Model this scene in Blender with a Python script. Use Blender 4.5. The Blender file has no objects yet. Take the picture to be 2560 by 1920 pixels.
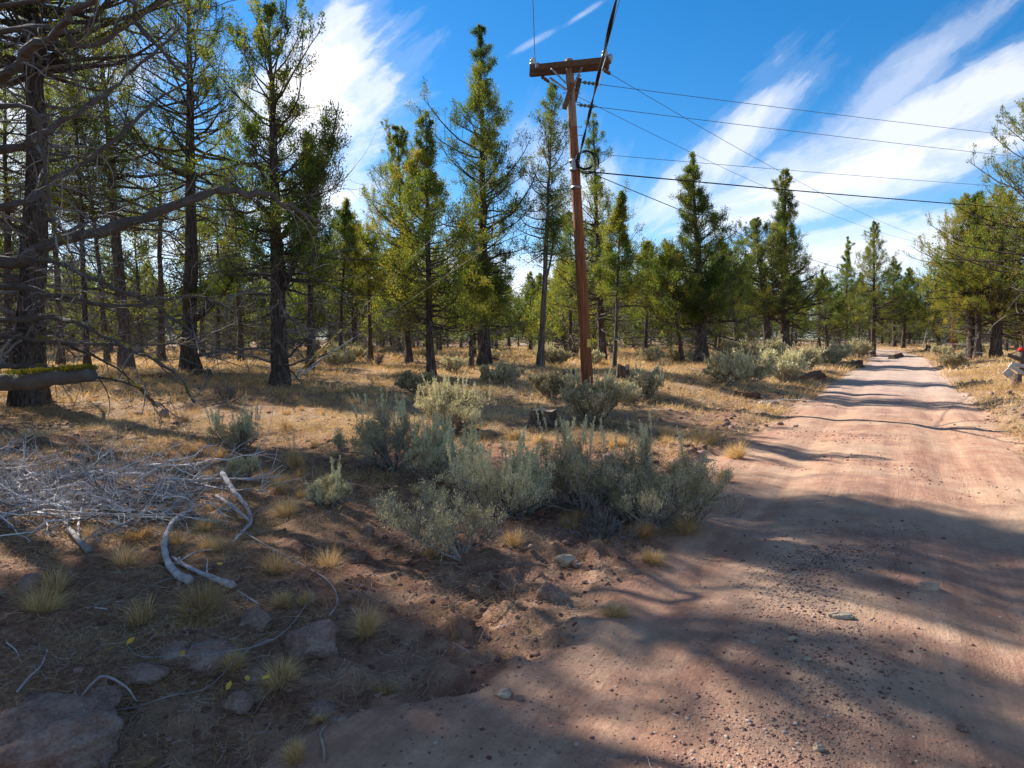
import bpy, math, random
import numpy as np
from mathutils import Vector, Matrix

# ------------------------------------------------------------------ camera, light, sky, exposure
sc = bpy.context.scene
CAMZ = 1.75
PITCH = math.radians(3.854)
F = 1707.0                                   # focal length in photo pixels (2560 wide)
cam_d = bpy.data.cameras.new('camera'); cam = bpy.data.objects.new('camera', cam_d)
sc.collection.objects.link(cam); sc.camera = cam
cam_d.sensor_width = 36.0; cam_d.lens = 24.0; cam_d.clip_start = 0.05; cam_d.clip_end = 6000
cam.location = (0, 0, CAMZ); cam.rotation_euler = (math.radians(90) - PITCH, 0, 0)

SUN_AZ = math.radians(50)                    # to the left of the view direction
SUN_EL = math.radians(37)
sv = Vector((-math.sin(SUN_AZ) * math.cos(SUN_EL), math.cos(SUN_AZ) * math.cos(SUN_EL), math.sin(SUN_EL)))
sun_d = bpy.data.lights.new('sun', 'SUN'); sun = bpy.data.objects.new('sun', sun_d)
sc.collection.objects.link(sun)
sun_d.energy = 5.0; sun_d.angle = math.radians(0.4); sun_d.color = (1.0, 0.95, 0.87)
sun.rotation_euler = sv.to_track_quat('Z', 'Y').to_euler()
sc.view_settings.view_transform = 'Standard'; sc.view_settings.look = 'None'
sc.view_settings.exposure = 1.27; sc.view_settings.gamma = 1.0
sc.cycles.max_bounces = 5; sc.cycles.diffuse_bounces = 3; sc.cycles.transmission_bounces = 2
sc.cycles.glossy_bounces = 2; sc.cycles.sample_clamp_indirect = 6

world = bpy.data.worlds.new('World'); sc.world = world; world.use_nodes = True

class NT:
    """tiny node helper"""
    def __init__(s, nt): s.nt = nt; s.nodes = nt.nodes; s.links = nt.links
    def n(s, t, **kw):
        nd = s.nodes.new(t)
        for k, v in kw.items(): setattr(nd, k, v)
        return nd
    def put(s, sock, v):
        if v is None: return
        if hasattr(v, 'is_output') or isinstance(v, bpy.types.NodeSocket): s.links.new(v, sock)
        else: sock.default_value = v
    def m(s, op, a, b=None, c=None, clamp=False):
        nd = s.n('ShaderNodeMath', operation=op); nd.use_clamp = clamp
        s.put(nd.inputs[0], a); s.put(nd.inputs[1], b); s.put(nd.inputs[2], c)
        return nd.outputs[0]
    def ramp(s, fac, stops, interp='LINEAR'):
        nd = s.n('ShaderNodeValToRGB'); cr = nd.color_ramp; cr.interpolation = interp
        while len(cr.elements) < len(stops): cr.elements.new(0.5)
        for e, (p, c) in zip(cr.elements, stops):
            e.position = p; e.color = (c, c, c, 1) if isinstance(c, (int, float)) else tuple(c) + (1,)
        s.put(nd.inputs[0], fac); return nd.outputs[0]
    def mix(s, fac, a, b, blend='MIX'):
        nd = s.n('ShaderNodeMix', data_type='RGBA', blend_type=blend)
        s.put(nd.inputs[0], fac)
        for q, v in ((6, a), (7, b)):
            if isinstance(v, tuple): v = v + (1,) if len(v) == 3 else v
            s.put(nd.inputs[q], v)
        return nd.outputs[2]
    def noise(s, vec, scale, detail=4, rough=0.55, dist=0.0):
        nd = s.n('ShaderNodeTexNoise'); s.put(nd.inputs['Vector'], vec)
        nd.inputs['Scale'].default_value = scale; nd.inputs['Detail'].default_value = detail
        nd.inputs['Roughness'].default_value = rough; nd.inputs['Distortion'].default_value = dist
        return nd.outputs['Fac']
    def vec(s, x, y, z):
        nd = s.n('ShaderNodeCombineXYZ'); s.put(nd.inputs[0], x); s.put(nd.inputs[1], y); s.put(nd.inputs[2], z)
        return nd.outputs[0]
    def attr(s, name, out='Fac'):
        return s.n('ShaderNodeAttribute', attribute_name=name).outputs[out]

def build_world():
    world.node_tree.nodes.clear()
    t = NT(world.node_tree)
    out = t.n('ShaderNodeOutputWorld'); bg = t.n('ShaderNodeBackground')
    t.links.new(bg.outputs[0], out.inputs[0])
    sky = t.n('ShaderNodeTexSky', sky_type='NISHITA'); sky.sun_disc = False
    sky.sun_elevation = SUN_EL; sky.sun_rotation = -SUN_AZ
    sky.air_density = 1.0; sky.dust_density = 0.35; sky.ozone_density = 2.0; sky.altitude = 1300
    co = t.n('ShaderNodeTexCoord').outputs['Generated']
    sp = t.n('ShaderNodeSeparateXYZ'); t.put(sp.inputs[0], co)
    X, Y, Z = sp.outputs
    az = t.m('ARCTAN2', X, Y)                                  # compass bearing, radians right of +Y
    el = t.m('ARCSINE', Z)
    # cloud strokes: (azimuth, elevation, half length, half width, tilt, strength)
    def stroke(a0, e0, L, W, tilt, k, fs=1.0):
        a0, e0, L, W, tilt = [math.radians(v) for v in (a0, e0, L, W, tilt)]
        da = t.m('SUBTRACT', az, a0); de = t.m('SUBTRACT', el, e0)
        u = t.m('ADD', t.m('MULTIPLY', da, math.cos(tilt)), t.m('MULTIPLY', de, math.sin(tilt)))
        v = t.m('ADD', t.m('MULTIPLY', da, -math.sin(tilt)), t.m('MULTIPLY', de, math.cos(tilt)))
        # fibrous noise stretched along the stroke
        nv = t.vec(t.m('MULTIPLY', u, 3.0 * fs), t.m('MULTIPLY', v, 12.0 * fs), a0 * 9)
        n1 = t.noise(nv, 1.6, 6, 0.62, 0.6)
        nb = t.noise(t.vec(t.m('MULTIPLY', u, 6.0), t.m('MULTIPLY', v, 8.0), a0 * 5), 1.3, 5, 0.6, 0.3)
        r2 = t.m('ADD', t.m('POWER', t.m('DIVIDE', u, L), 2.0), t.m('POWER', t.m('DIVIDE', v, W), 2.0))
        fall = t.m('SUBTRACT', 1.15, t.m('SQRT', r2))
        nn = t.m('ADD', t.m('MULTIPLY', t.m('SUBTRACT', n1, 0.5), 1.5), t.m('MULTIPLY', t.m('SUBTRACT', nb, 0.5), 1.5))
        s = t.m('ADD', t.m('MULTIPLY', fall, 1.05), nn)
        s = t.ramp(s, [(0.0, 0.0), (0.28, 0.10), (0.62, 0.62), (1.0, 1.0)], 'EASE')
        return t.m('MULTIPLY', s, k)
    strokes = [
        (-14.3, 19.6, 8.0, 5.6, 40, 1.0), (-14.5, 16.5, 8.0, 4.2, 22, 0.85), (-15, 10.5, 9, 3.5, 25, 0.75),
        (32.0, 15.5, 22, 2.8, 17, 0.7), (27.0, 12.0, 20, 3.0, 9, 0.8), (17.0, 14.5, 11, 2.6, 40, 0.65),
        (29.0, 17.5, 10, 2.2, 34, 0.4), (24.0, 6.0, 24, 2.8, 5, 0.75), (6.0, 11.0, 5, 4.5, 70, 0.6),
        (1.6, 22.7, 2.6, 0.35, 24, 0.24), (5.6, 24.4, 2.2, 0.30, 26, 0.32), (14, 28.5, 10, 1.0, -4, 0.35),
        (-40.0, 14.0, 16, 9.0, 10, 0.8), (-50.0, 5.0, 40, 5.0, 3, 0.9), (-5, 4, 30, 3.5, 0, 0.8), (2, 14, 6, 3, 60, 0.35),
        (95, 35, 42, 24, 12, 0.42), (-115, 35, 40, 24, 20, 0.42), (165, 35, 40, 24, -12, 0.42), (-165, 30, 25, 20, 0, 0.4), (0, 68, 70, 16, 0, 0.35)]  # unseen clouds added beside, behind and overhead to whiten the fill in shade
    tot = None
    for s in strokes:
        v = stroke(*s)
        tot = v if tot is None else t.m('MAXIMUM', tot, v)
    hs = t.n('ShaderNodeHueSaturation'); hs.inputs['Saturation'].default_value = 1.36
    hs.inputs['Hue'].default_value = 0.497
    t.put(hs.inputs['Color'], t.mix(1.0, sky.outputs[0], (0.93, 0.96, 1.01), 'MULTIPLY'))
    low = t.ramp(el, [(0.0, 0.35), (0.25, 0.0)], 'EASE')      # pale milky band near the horizon
    base = t.mix(low, hs.outputs[0], (5.0, 7.2, 9.5))
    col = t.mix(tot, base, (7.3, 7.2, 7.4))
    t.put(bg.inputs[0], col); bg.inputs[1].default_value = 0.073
build_world()

# ------------------------------------------------------------------ numpy noise
def _h(ix, iy, seed):
    n = (ix.astype(np.int64) * 374761393 + iy.astype(np.int64) * 668265263 + seed * 974634777) & 0xFFFFFFFF
    n = ((n ^ (n >> 13)) * 1274126177) & 0xFFFFFFFF
    n = n ^ (n >> 16)
    return (n & 0xFFFFFF) / float(0xFFFFFF)
def vn(x, y, seed=0):
    x = np.asarray(x, float); y = np.asarray(y, float)
    ix = np.floor(x); iy = np.floor(y); fx = x - ix; fy = y - iy
    fx = fx * fx * (3 - 2 * fx); fy = fy * fy * (3 - 2 * fy)
    a = _h(ix, iy, seed); b = _h(ix + 1, iy, seed); c = _h(ix, iy + 1, seed); d = _h(ix + 1, iy + 1, seed)
    return (a + (b - a) * fx) * (1 - fy) + (c + (d - c) * fx) * fy - 0.5
def fbm(x, y, seed=0, o=4, g=0.5):
    s = 0.0; a = 1.0; f = 1.0
    for k in range(o):
        s = s + a * vn(x * f + 17.3 * k, y * f - 9.1 * k, seed + k); a *= g; f *= 2.03
    return s
def sm(a, b, x):
    t = np.clip((x - a) / (b - a), 0, 1); return t * t * (3 - 2 * t)

# ------------------------------------------------------------------ terrain
CA, SA = math.cos(math.atan(0.57)), math.sin(math.atan(0.57))
def road_s(x, y):                                   # signed distance from the road's centre line (+ = right of it)
    yy = np.asarray(y, float)
    bend = np.maximum(yy - 62, 0) ** 2 * 0.02
    return (x - 0.57 * yy + bend - 0.1) * CA + 0.35
def road_l(x, y): return x * SA + y * CA
def road_mask(x, y):
    s = road_s(x, y); l = road_l(x, y)
    left = 2.15 - 0.75 * np.exp(-((y - 5.2) / 1.6) ** 2) + 0.25 * np.exp(-((y - 1.5) / 1.3) ** 2)
    e = fbm(x * 0.8, y * 0.8, 5, 4) * 0.5
    return np.clip(np.minimum(sm(0, 0.35, s + left + e), sm(0, 0.35, 2.1 - s + e * 0.8)), 0, 1)
def H(x, y):
    x = np.asarray(x, float); y = np.asarray(y, float)
    s = road_s(x, y); l = road_l(x, y)
    rm = road_mask(x, y)
    d = np.sqrt(x * x + y * y)
    near = np.exp(-np.maximum(d - 9, 0) / 12)
    nl = sm(1.9, 6.5, -s)
    z = nl * (0.04 + 0.5 * sm(11, 27, y)) + 0.10 * np.exp(-((s + 2.75) / 0.5) ** 2) * (0.6 + fbm(l * 0.5, 0 * l, 9, 2))
    z = z + sm(2.0, 5.5, s) * (0.5 + 0.15 * vn(l * 0.15, s * 0.2, 3)) + 0.12 * np.exp(-((s - 2.6) / 0.45) ** 2) * (0.7 + fbm(l * 0.7, 0 * l, 12, 2))
    z = z - 0.07 * np.exp(-((s - 2.05) / 0.3) ** 2) * sm(8, 16, y) - 0.05 * np.exp(-((s + 2.2) / 0.3) ** 2) * sm(8, 16, y)
    z = z - 0.28 * np.exp(-(((x + 2.6) / 1.6) ** 2 + ((y - 1.6) / 1.6) ** 2))
    # meadow lumps
    z = z + (1 - rm) * (0.16 * fbm(x * 0.33, y * 0.33, 21, 2) + 0.09 * fbm(x * 1.1, y * 1.1, 22, 3) + 0.060 * near * fbm(x * 4.7, y * 4.7, 23, 4, 0.6))
    clod = np.exp(-((s + 2.1 - 0.3) / 0.75) ** 2) * near
    z = z + clod * (1 - rm) * 0.16 * np.maximum(fbm(x * 6, y * 6, 31, 3, 0.6), 0)
    # the road: long waves, two shallow ruts, grading marks
    z = z + rm * (0.05 * fbm(x * 0.5, y * 0.5, 41, 2) - 0.014 * near * np.maximum(np.sin((s + 0.25 * vn(l * 0.25, l * 0, 8)) * 11.0), 0) ** 4 * (0.4 + vn(x * 0.8, y * 0.8, 9)) + 0.010 * near * fbm(s * 5.0, l * 0.9, 42, 3)
                  - 0.05 * np.exp(-((s - 0.95 + 0.1 * vn(l * 0.3, l * 0, 2)) / 0.30) ** 2) - 0.05 * np.exp(-((s + 0.95 + 0.1 * vn(l * 0.3, l * 0, 6)) / 0.30) ** 2) + 0.02 * near * fbm(x * 2.2, y * 2.2, 45, 3))
    # berm at the far bend, land falls away behind the clearing
    z = z + 0.55 * sm(66, 76, y) * np.exp(-(s / 14.0) ** 2)
    z = z - 3.5 * sm(85, 230, y) - 2.0 * sm(60, 160, np.abs(x - 10))
    return z
Hs = lambda x, y: float(H(np.array([x]), np.array([y]))[0])

cp, sp_ = math.cos(PITCH), math.sin(PITCH)
def ray(px, py):                                     # photo pixel -> direction with y = 1 scaling
    a = (px - 1280) / F; b = (960 - py) / F
    d = Vector((a, cp + b * sp_, -sp_ + b * cp)); return d / d.y
def G(px, py):                                       # photo pixel -> point on the ground
    d = ray(px, py)
    ys = np.concatenate([np.arange(1.5, 30, 0.02), np.arange(30, 140, 0.1)])
    f = CAMZ + d.z * ys - H(d.x * ys, ys)
    k = np.argmax(f < 0) if (f < 0).any() else len(ys) - 1
    y = ys[k]; return Vector((d.x * y, y, Hs(d.x * y, y)))
def at(px, py, y):                                   # photo pixel at a known depth -> point
    d = ray(px, py); return Vector((d.x * y, y, CAMZ + d.z * y))
S = 2560 / 2212.0                                    # my measurements are in a 2212 px wide view
def GD(x, y): return G(x * S, y * S)
def AD(x, y, dep): return at(x * S, y * S, dep)

# ------------------------------------------------------------------ mesh helpers
COL = sc.collection
def mesh_obj(name, V, faces, mat, parent=None, attrs=None, smooth=False, loc=None):
    """V (N,3); faces: list of int arrays (M,k). One mesh object."""
    V = np.asarray(V, np.float32)
    if loc is not None: V = V - np.array(loc, np.float32)
    me = bpy.data.meshes.new(name)
    me.vertices.add(len(V)); me.vertices.foreach_set('co', V.ravel())
    faces = [np.asarray(f, np.int32) for f in faces if len(f)]
    nl = sum(f.size for f in faces); nf = sum(len(f) for f in faces)
    me.loops.add(nl); me.loops.foreach_set('vertex_index', np.concatenate([f.ravel() for f in faces]))
    me.polygons.add(nf)
    starts = []; o = 0
    for f in faces:
        starts.append(o + np.arange(len(f)) * f.shape[1]); o += f.size
    me.polygons.foreach_set('loop_start', np.concatenate(starts).astype(np.int32))
    for k, a in (attrs or {}).items():
        at_ = me.attributes.new(k, 'FLOAT', 'POINT'); at_.data.foreach_set('value', np.asarray(a, np.float32))
    me.update(calc_edges=True)
    me.polygons.foreach_set('use_smooth', np.full(nf, smooth))
    for m in (mat if isinstance(mat, (list, tuple)) else [mat]): me.materials.append(m)
    ob = bpy.data.objects.new(name, me); COL.objects.link(ob)
    if parent is not None: ob.parent = parent
    elif loc is not None: ob.location = loc
    return ob
def thing(name, label, cat, loc=(0, 0, 0), group=None, rz=0):
    o = bpy.data.objects.new(name, None); COL.objects.link(o); o.location = loc; o.rotation_euler = (0, 0, rz)
    o.empty_display_size = 0.2
    tag(o, label, cat, group); return o
def tag(o, label, cat, group=None, kind=None):
    if label: o['label'] = label
    if cat: o['category'] = cat
    if group: o['group'] = group
    if kind: o['kind'] = kind
    return o
def copy_thing(root, loc, rz, scale, label, group=None):
    r = root.copy(); COL.objects.link(r); r.location = loc; r.rotation_euler = (0, 0, rz); r.scale = scale
    r['label'] = label
    if group: r['group'] = group
    for ch in list(root.children):
        c = ch.copy(); COL.objects.link(c); c.parent = r
    return r

class Geo:
    def __init__(s): s.V = []; s.F = {}; s.n = 0; s.A = []
    def add(s, V, faces, a=0.5):
        V = np.asarray(V, np.float32).reshape(-1, 3)
        for f in faces:
            f = np.asarray(f)
            if len(f): s.F.setdefault(f.shape[1], []).append(f + s.n)
        s.V.append(V); s.A.append(np.broadcast_to(np.asarray(a, np.float32), (len(V),)).copy()); s.n += len(V)
    def obj(s, name, mat, parent=None, smooth=False, loc=None, extra=None):
        return mesh_obj(name, np.concatenate(s.V), [np.concatenate(v) for v in s.F.values()], mat, parent,
                        {'v': np.concatenate(s.A)}, smooth, loc)

def tubes(P, R, k=5, rough=0.0, rng=None, cap=False):
    """batch of tubes: P (B,n,3), R (B,n)"""
    P = np.asarray(P, float); R = np.asarray(R, float)
    B, n, _ = P.shape
    T = np.gradient(P, axis=1); T /= np.linalg.norm(T, axis=2, keepdims=True) + 1e-9
    m = T.mean(axis=1); ref = np.where(np.abs(m[:, 2:3]) > 0.8, np.array([[1.0, 0, 0]]), np.array([[0, 0, 1.0]]))
    ref = np.repeat(ref[:, None, :], n, 1)
    U = np.cross(T, ref); U /= np.linalg.norm(U, axis=2, keepdims=True) + 1e-9
    W = np.cross(T, U)
    a = np.arange(k) * 2 * np.pi / k
    rr = np.repeat(R[:, :, None], k, 2)
    if rough and rng is not None: rr = rr * (1 + rough * (rng.random((B, n, k)) - 0.5) + rough * (rng.random((B, 1, k)) - 0.5))
    V = P[:, :, None, :] + rr[..., None] * (np.cos(a)[None, None, :, None] * U[:, :, None, :] + np.sin(a)[None, None, :, None] * W[:, :, None, :])
    b = np.arange(B)[:, None, None] * n * k; i = np.arange(n - 1)[None, :, None] * k; j = np.arange(k)[None, None, :]; j2 = (j + 1) % k
    Q = np.stack([b + i + j, b + i + j2, b + i + k + j2, b + i + k + j], -1).reshape(-1, 4)
    fs = [Q]
    if cap:
        fs.append((np.arange(B)[:, None] * n * k + np.arange(k)[None, ::-1]))
        fs.append((np.arange(B)[:, None] * n * k + (n - 1) * k + np.arange(k)[None, :]))
    return V.reshape(-1, 3), fs

def catmull(pts, n=8):
    p = [Vector(q) for q in pts]; p = [p[0] * 2 - p[1]] + p + [p[-1] * 2 - p[-2]]
    out = []
    for i in range(1, len(p) - 2):
        for j in range(n):
            t = j / n
            out.append(0.5 * ((2 * p[i]) + (-p[i-1] + p[i+1]) * t + (2*p[i-1] - 5*p[i] + 4*p[i+1] - p[i+2]) * t*t + (-p[i-1] + 3*p[i] - 3*p[i+1] + p[i+2]) * t**3))
    out.append(p[-2]); return np.array([tuple(q) for q in out])
def polytube(pts, r, k=6, n=6, smooth=True, rough=0, rng=None, cap=True):
    P = catmull(pts, n) if smooth and len(pts) > 2 else np.array([tuple(p) for p in pts], float)
    R = np.interp(np.linspace(0, 1, len(P)), np.linspace(0, 1, len(np.atleast_1d(r))) if np.ndim(r) else [0, 1], r if np.ndim(r) else [r, r])
    return tubes(P[None], R[None], k, rough, rng, cap)
def box_geo(c, size, M=None):
    """box centred on c with axes M (3x3 columns)"""
    s = np.array(size) / 2
    V = np.array([[x, y, z] for x in (-1, 1) for y in (-1, 1) for z in (-1, 1)], float) * s
    if M is not None: V = V @ np.array(M).T
    V = V + np.array(c)
    return V, [np.array([[0,1,3,2],[4,6,7,5],[0,4,5,1],[2,3,7,6],[0,2,6,4],[1,5,7,3]])]

# ------------------------------------------------------------------ materials
def newmat(name):
    m = bpy.data.materials.new(name); m.use_nodes = True; m.node_tree.nodes.clear()
    t = NT(m.node_tree); out = t.n('ShaderNodeOutputMaterial'); b = t.n('ShaderNodeBsdfPrincipled')
    b.inputs['Roughness'].default_value = 0.9
    b.inputs['Specular IOR Level'].default_value = 0.15
    t.links.new(b.outputs[0], out.inputs[0]); return m, t, b, out
def objco(t): return t.n('ShaderNodeTexCoord').outputs['Object']
def bump(t, b, h, strength=0.5, dist=0.02):
    nd = t.n('ShaderNodeBump'); nd.inputs['Strength'].default_value = strength; nd.inputs['Distance'].default_value = dist
    t.put(nd.inputs['Height'], h); t.links.new(nd.outputs[0], b.inputs['Normal'])

def mat_simple(name, stops, scale=6, stretch=(1, 1, 1), bmp=0.4, bd=0.02, rough=0.9, usev=0.0, metallic=0.0, spec=0.15, detail=5):
    m, t, b, o = newmat(name)
    mp = t.n('ShaderNodeMapping'); mp.inputs['Scale'].default_value = stretch; t.put(mp.inputs[0], objco(t))
    n = t.noise(mp.outputs[0], scale, detail, 0.62)
    f = n
    if usev: f = t.m('ADD', t.m('MULTIPLY', n, 1 - usev), t.m('MULTIPLY', t.attr('v'), usev))
    t.put(b.inputs['Base Color'], t.ramp(f, stops)); b.inputs['Roughness'].default_value = rough
    b.inputs['Metallic'].default_value = metallic; b.inputs['Specular IOR Level'].default_value = spec
    if bmp: bump(t, b, n, bmp, bd)
    return m
def mat_leaf(name, stops, transl=0.35, rough=0.8, tint=(1.2, 1.1, 0.55)):
    m, t, b, o = newmat(name)
    col = t.ramp(t.attr('v'), stops)
    t.put(b.inputs['Base Color'], col); b.inputs['Roughness'].default_value = rough
    tr = t.n('ShaderNodeBsdfTranslucent'); t.put(tr.inputs[0], t.mix(1.0, col, tint, 'MULTIPLY'))
    mx = t.n('ShaderNodeMixShader'); mx.inputs[0].default_value = transl
    t.links.new(b.outputs[0], mx.inputs[1]); t.links.new(tr.outputs[0], mx.inputs[2]); t.links.new(mx.outputs[0], o.inputs[0])
    return m

def make_ground_mat():
    m, t, b, o = newmat('earth')
    co = objco(t); rd = t.attr('road'); st = t.attr('straw'); rs = t.attr('rs'); rl = t.attr('rl')
    nA = t.noise(co, 0.7, 4, 0.6); nB = t.noise(co, 5.0, 6, 0.65); nC = t.noise(co, 38.0, 5, 0.7); nD = t.noise(co, 140, 3, 0.6)
    soil = t.ramp(t.m('ADD', t.m('MULTIPLY', nB, 0.55), t.m('MULTIPLY', nC, 0.45)), [(0.32, (0.095, 0.040, 0.025)), (0.5, (0.26, 0.125, 0.075)), (0.66, (0.43, 0.235, 0.145))])
    litter = t.ramp(t.m('ADD', t.m('MULTIPLY', nD, 0.5), t.m('MULTIPLY', nC, 0.5)), [(0.36, (0.085, 0.05, 0.03)), (0.5, (0.30, 0.19, 0.105)), (0.62, (0.62, 0.43, 0.26))])
    # straw and needle litter over the soil
    lf = t.m('ADD', t.m('MULTIPLY', st, 1.0), t.m('MULTIPLY', t.m('SUBTRACT', nB, 0.5), 2.2), clamp=True)
    gc = t.mix(lf, soil, litter)
    gc = t.mix(t.m('MULTIPLY', t.ramp(nA, [(0.42, 0.0), (0.62, 0.35)]), t.m('SUBTRACT', 1.0, st)), gc, (0.17, 0.12, 0.085))
    # road: packed pinkish dust, pale in the wheel tracks, gravelly between
    sv_ = t.vec(t.m('MULTIPLY', rs, 4.2), t.m('MULTIPLY', rl, 0.30), 0.0)
    nS = t.noise(sv_, 1.0, 6, 0.7)
    fv = t.vec(t.m('MULTIPLY', rs, 38.0), t.m('MULTIPLY', rl, 0.8), 3.0)
    nF = t.noise(fv, 1.0, 3, 0.6)
    rc = t.ramp(t.m('ADD', t.m('MULTIPLY', nS, 0.6), t.m('MULTIPLY', nB, 0.4)), [(0.34, (0.24, 0.118, 0.076)), (0.5, (0.37, 0.205, 0.132)), (0.66, (0.52, 0.325, 0.210))])
    rc = t.mix(t.ramp(nF, [(0.52, 0.0), (0.66, 0.16)]), rc, (0.22, 0.115, 0.08))
    gp = t.m('MULTIPLY', t.ramp(t.m('ABSOLUTE', t.m('ADD', rs, 0.1)), [(0.25, 1.0), (0.75, 0.0)]), t.ramp(t.noise(co, 1.6, 3, 0.6), [(0.42, 0.0), (0.6, 0.75)]))
    rc = t.mix(t.m('MULTIPLY', gp, t.ramp(nD, [(0.4, 0.3), (0.6, 1.0)])), rc, (0.15, 0.085, 0.07))
    rc = t.mix(t.ramp(nC, [(0.5, 0.0), (0.7, 0.45)]), rc, (0.17, 0.095, 0.08))
    rc = t.mix(t.m('MULTIPLY', t.ramp(nA, [(0.45, 0.0), (0.62, 1.0)]), 0.45), rc, (0.50, 0.36, 0.235))
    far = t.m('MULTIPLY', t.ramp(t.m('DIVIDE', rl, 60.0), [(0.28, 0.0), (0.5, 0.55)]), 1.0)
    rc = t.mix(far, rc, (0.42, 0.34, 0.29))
    edge = t.m('ADD', t.m('MAXIMUM', t.m('MULTIPLY', t.attr('rcol'), 0.62), rd), t.m('MULTIPLY', t.m('SUBTRACT', nB, 0.5), 0.9), clamp=True)
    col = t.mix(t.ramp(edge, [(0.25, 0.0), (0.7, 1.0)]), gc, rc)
    t.put(b.inputs['Base Color'], col)
    hg = t.m('ADD', t.m('MULTIPLY', nB, 1.0), t.m('MULTIPLY', nC, 0.5))
    hr = t.m('ADD', t.m('MULTIPLY', nC, 0.17), t.m('ADD', t.m('MULTIPLY', nF, 0.045), t.m('MULTIPLY', nS, 0.14)))
    hh = t.m('ADD', t.m('MULTIPLY', hg, t.m('SUBTRACT', 1.0, rd)), t.m('MULTIPLY', hr, rd))
    hh = t.m('ADD', hh, t.m('MULTIPLY', nD, 0.05))
    bump(t, b, hh, 1.0, 0.09)
    return m
M_GROUND = make_ground_mat()
M_BARK = mat_simple('juniper_bark', [(0.3, (0.028, 0.020, 0.016)), (0.5, (0.075, 0.055, 0.044)), (0.7, (0.17, 0.135, 0.11))], 7, (3, 3, 0.35), 1.0, 0.05)
M_BARK2 = mat_simple('grey_juniper_bark', [(0.3, (0.05, 0.038, 0.03)), (0.5, (0.12, 0.095, 0.08)), (0.7, (0.25, 0.21, 0.18))], 7, (3, 3, 0.35), 1.0, 0.05)
M_DEAD = mat_simple('dead_wood', [(0.2, (0.05, 0.042, 0.036)), (0.5, (0.13, 0.115, 0.102)), (0.8, (0.28, 0.26, 0.24))], 5, (1, 1, 1), 0.3, 0.01, usev=0.6)
M_TWIG = mat_simple('bleached_twigs', [(0.2, (0.09, 0.07, 0.06)), (0.45, (0.28, 0.245, 0.225)), (0.6, (0.50, 0.46, 0.44)), (0.8, (0.70, 0.66, 0.64))], 9, (1, 1, 1), 0.4, 0.01, usev=0.6)
LEAFST = [(0.0, (0.030, 0.056, 0.024)), (0.35, (0.075, 0.122, 0.040)), (0.62, (0.140, 0.185, 0.042)), (0.86, (0.235, 0.255, 0.045)), (1.0, (0.34, 0.27, 0.06))]
M_LEAF = mat_leaf('juniper_foliage', LEAFST, 0.5)
M_SAGE = mat_leaf('sage_leaves', [(0.0, (0.20, 0.155, 0.085)), (0.4, (0.39, 0.325, 0.185)), (0.75, (0.60, 0.53, 0.31)), (1.0, (0.76, 0.70, 0.42))], 0.15, tint=(1.0, 1.0, 0.85))
M_STRAW = mat_leaf('dry_grass_blades', [(0.0, (0.18, 0.12, 0.06)), (0.4, (0.42, 0.27, 0.12)), (0.75, (0.66, 0.47, 0.23)), (1.0, (0.80, 0.65, 0.40))], 0.3, tint=(1.1, 0.92, 0.6))
M_ROOT = mat_simple('weathered_grey_root', [(0.25, (0.10, 0.08, 0.075)), (0.5, (0.30, 0.265, 0.25)), (0.72, (0.56, 0.51, 0.48))], 14, (1, 1, 1), 0.9, 0.015, usev=0.25)
M_LITTER = mat_simple('straw_and_twigs', [(0.0, (0.14, 0.09, 0.06)), (0.5, (0.40, 0.28, 0.17)), (0.8, (0.58, 0.46, 0.32)), (1.0, (0.66, 0.62, 0.58))], 5, bmp=0, usev=0.95)
M_SAGEWOOD = mat_simple('sage_stems', [(0.2, (0.10, 0.08, 0.065)), (0.5, (0.24, 0.20, 0.165)), (0.8, (0.42, 0.37, 0.32))], 9, bmp=0.3, bd=0.01, usev=0.6)
M_MOSS = mat_simple('yellow_green_moss', [(0.3, (0.10, 0.09, 0.01)), (0.6, (0.24, 0.22, 0.02)), (0.8, (0.34, 0.30, 0.05))], 30, bmp=0.8, bd=0.03)
def make_rock_mat():
    m, t, b, o = newmat('red_brown_rock'); co = objco(t)
    a = t.noise(co, 6, 8, 0.7); c = t.noise(co, 17, 6, 0.7, 0.4); e = t.noise(co, 60, 4, 0.7)
    base = t.ramp(t.m('ADD', t.m('MULTIPLY', a, 0.6), t.m('MULTIPLY', e, 0.4)), [(0.36, (0.15, 0.09, 0.07)), (0.5, (0.34, 0.22, 0.17)), (0.64, (0.50, 0.38, 0.31))])
    base = t.mix(t.ramp(c, [(0.58, 0.0), (0.66, 0.75)]), base, (0.36, 0.34, 0.28))
    base = t.mix(t.ramp(t.noise(co, 9, 5, 0.7, 1.0), [(0.64, 0.0), (0.69, 0.6)]), base, (0.30, 0.30, 0.16))
    t.put(b.inputs['Base Color'], base); bump(t, b, t.m('ADD', a, t.m('MULTIPLY', e, 0.5)), 1.0, 0.06); return m
M_ROCK = make_rock_mat()
M_PALE = mat_simple('pale_stone', [(0.3, (0.24, 0.17, 0.12)), (0.55, (0.40, 0.31, 0.22)), (0.8, (0.52, 0.44, 0.33))], 9, bmp=0.5, bd=0.02)
M_GRAVEL = mat_simple('road_gravel', [(0.2, (0.11, 0.055, 0.045)), (0.5, (0.25, 0.145, 0.11)), (0.75, (0.36, 0.25, 0.19)), (0.95, (0.44, 0.37, 0.31))], 3, bmp=0.3, usev=0.75)
M_POLE = mat_simple('creosoted_pole_wood', [(0.25, (0.07, 0.026, 0.012)), (0.5, (0.20, 0.070, 0.026)), (0.75, (0.36, 0.15, 0.06))], 6, (5, 5, 0.25), 0.8, 0.02, rough=0.75)
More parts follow.
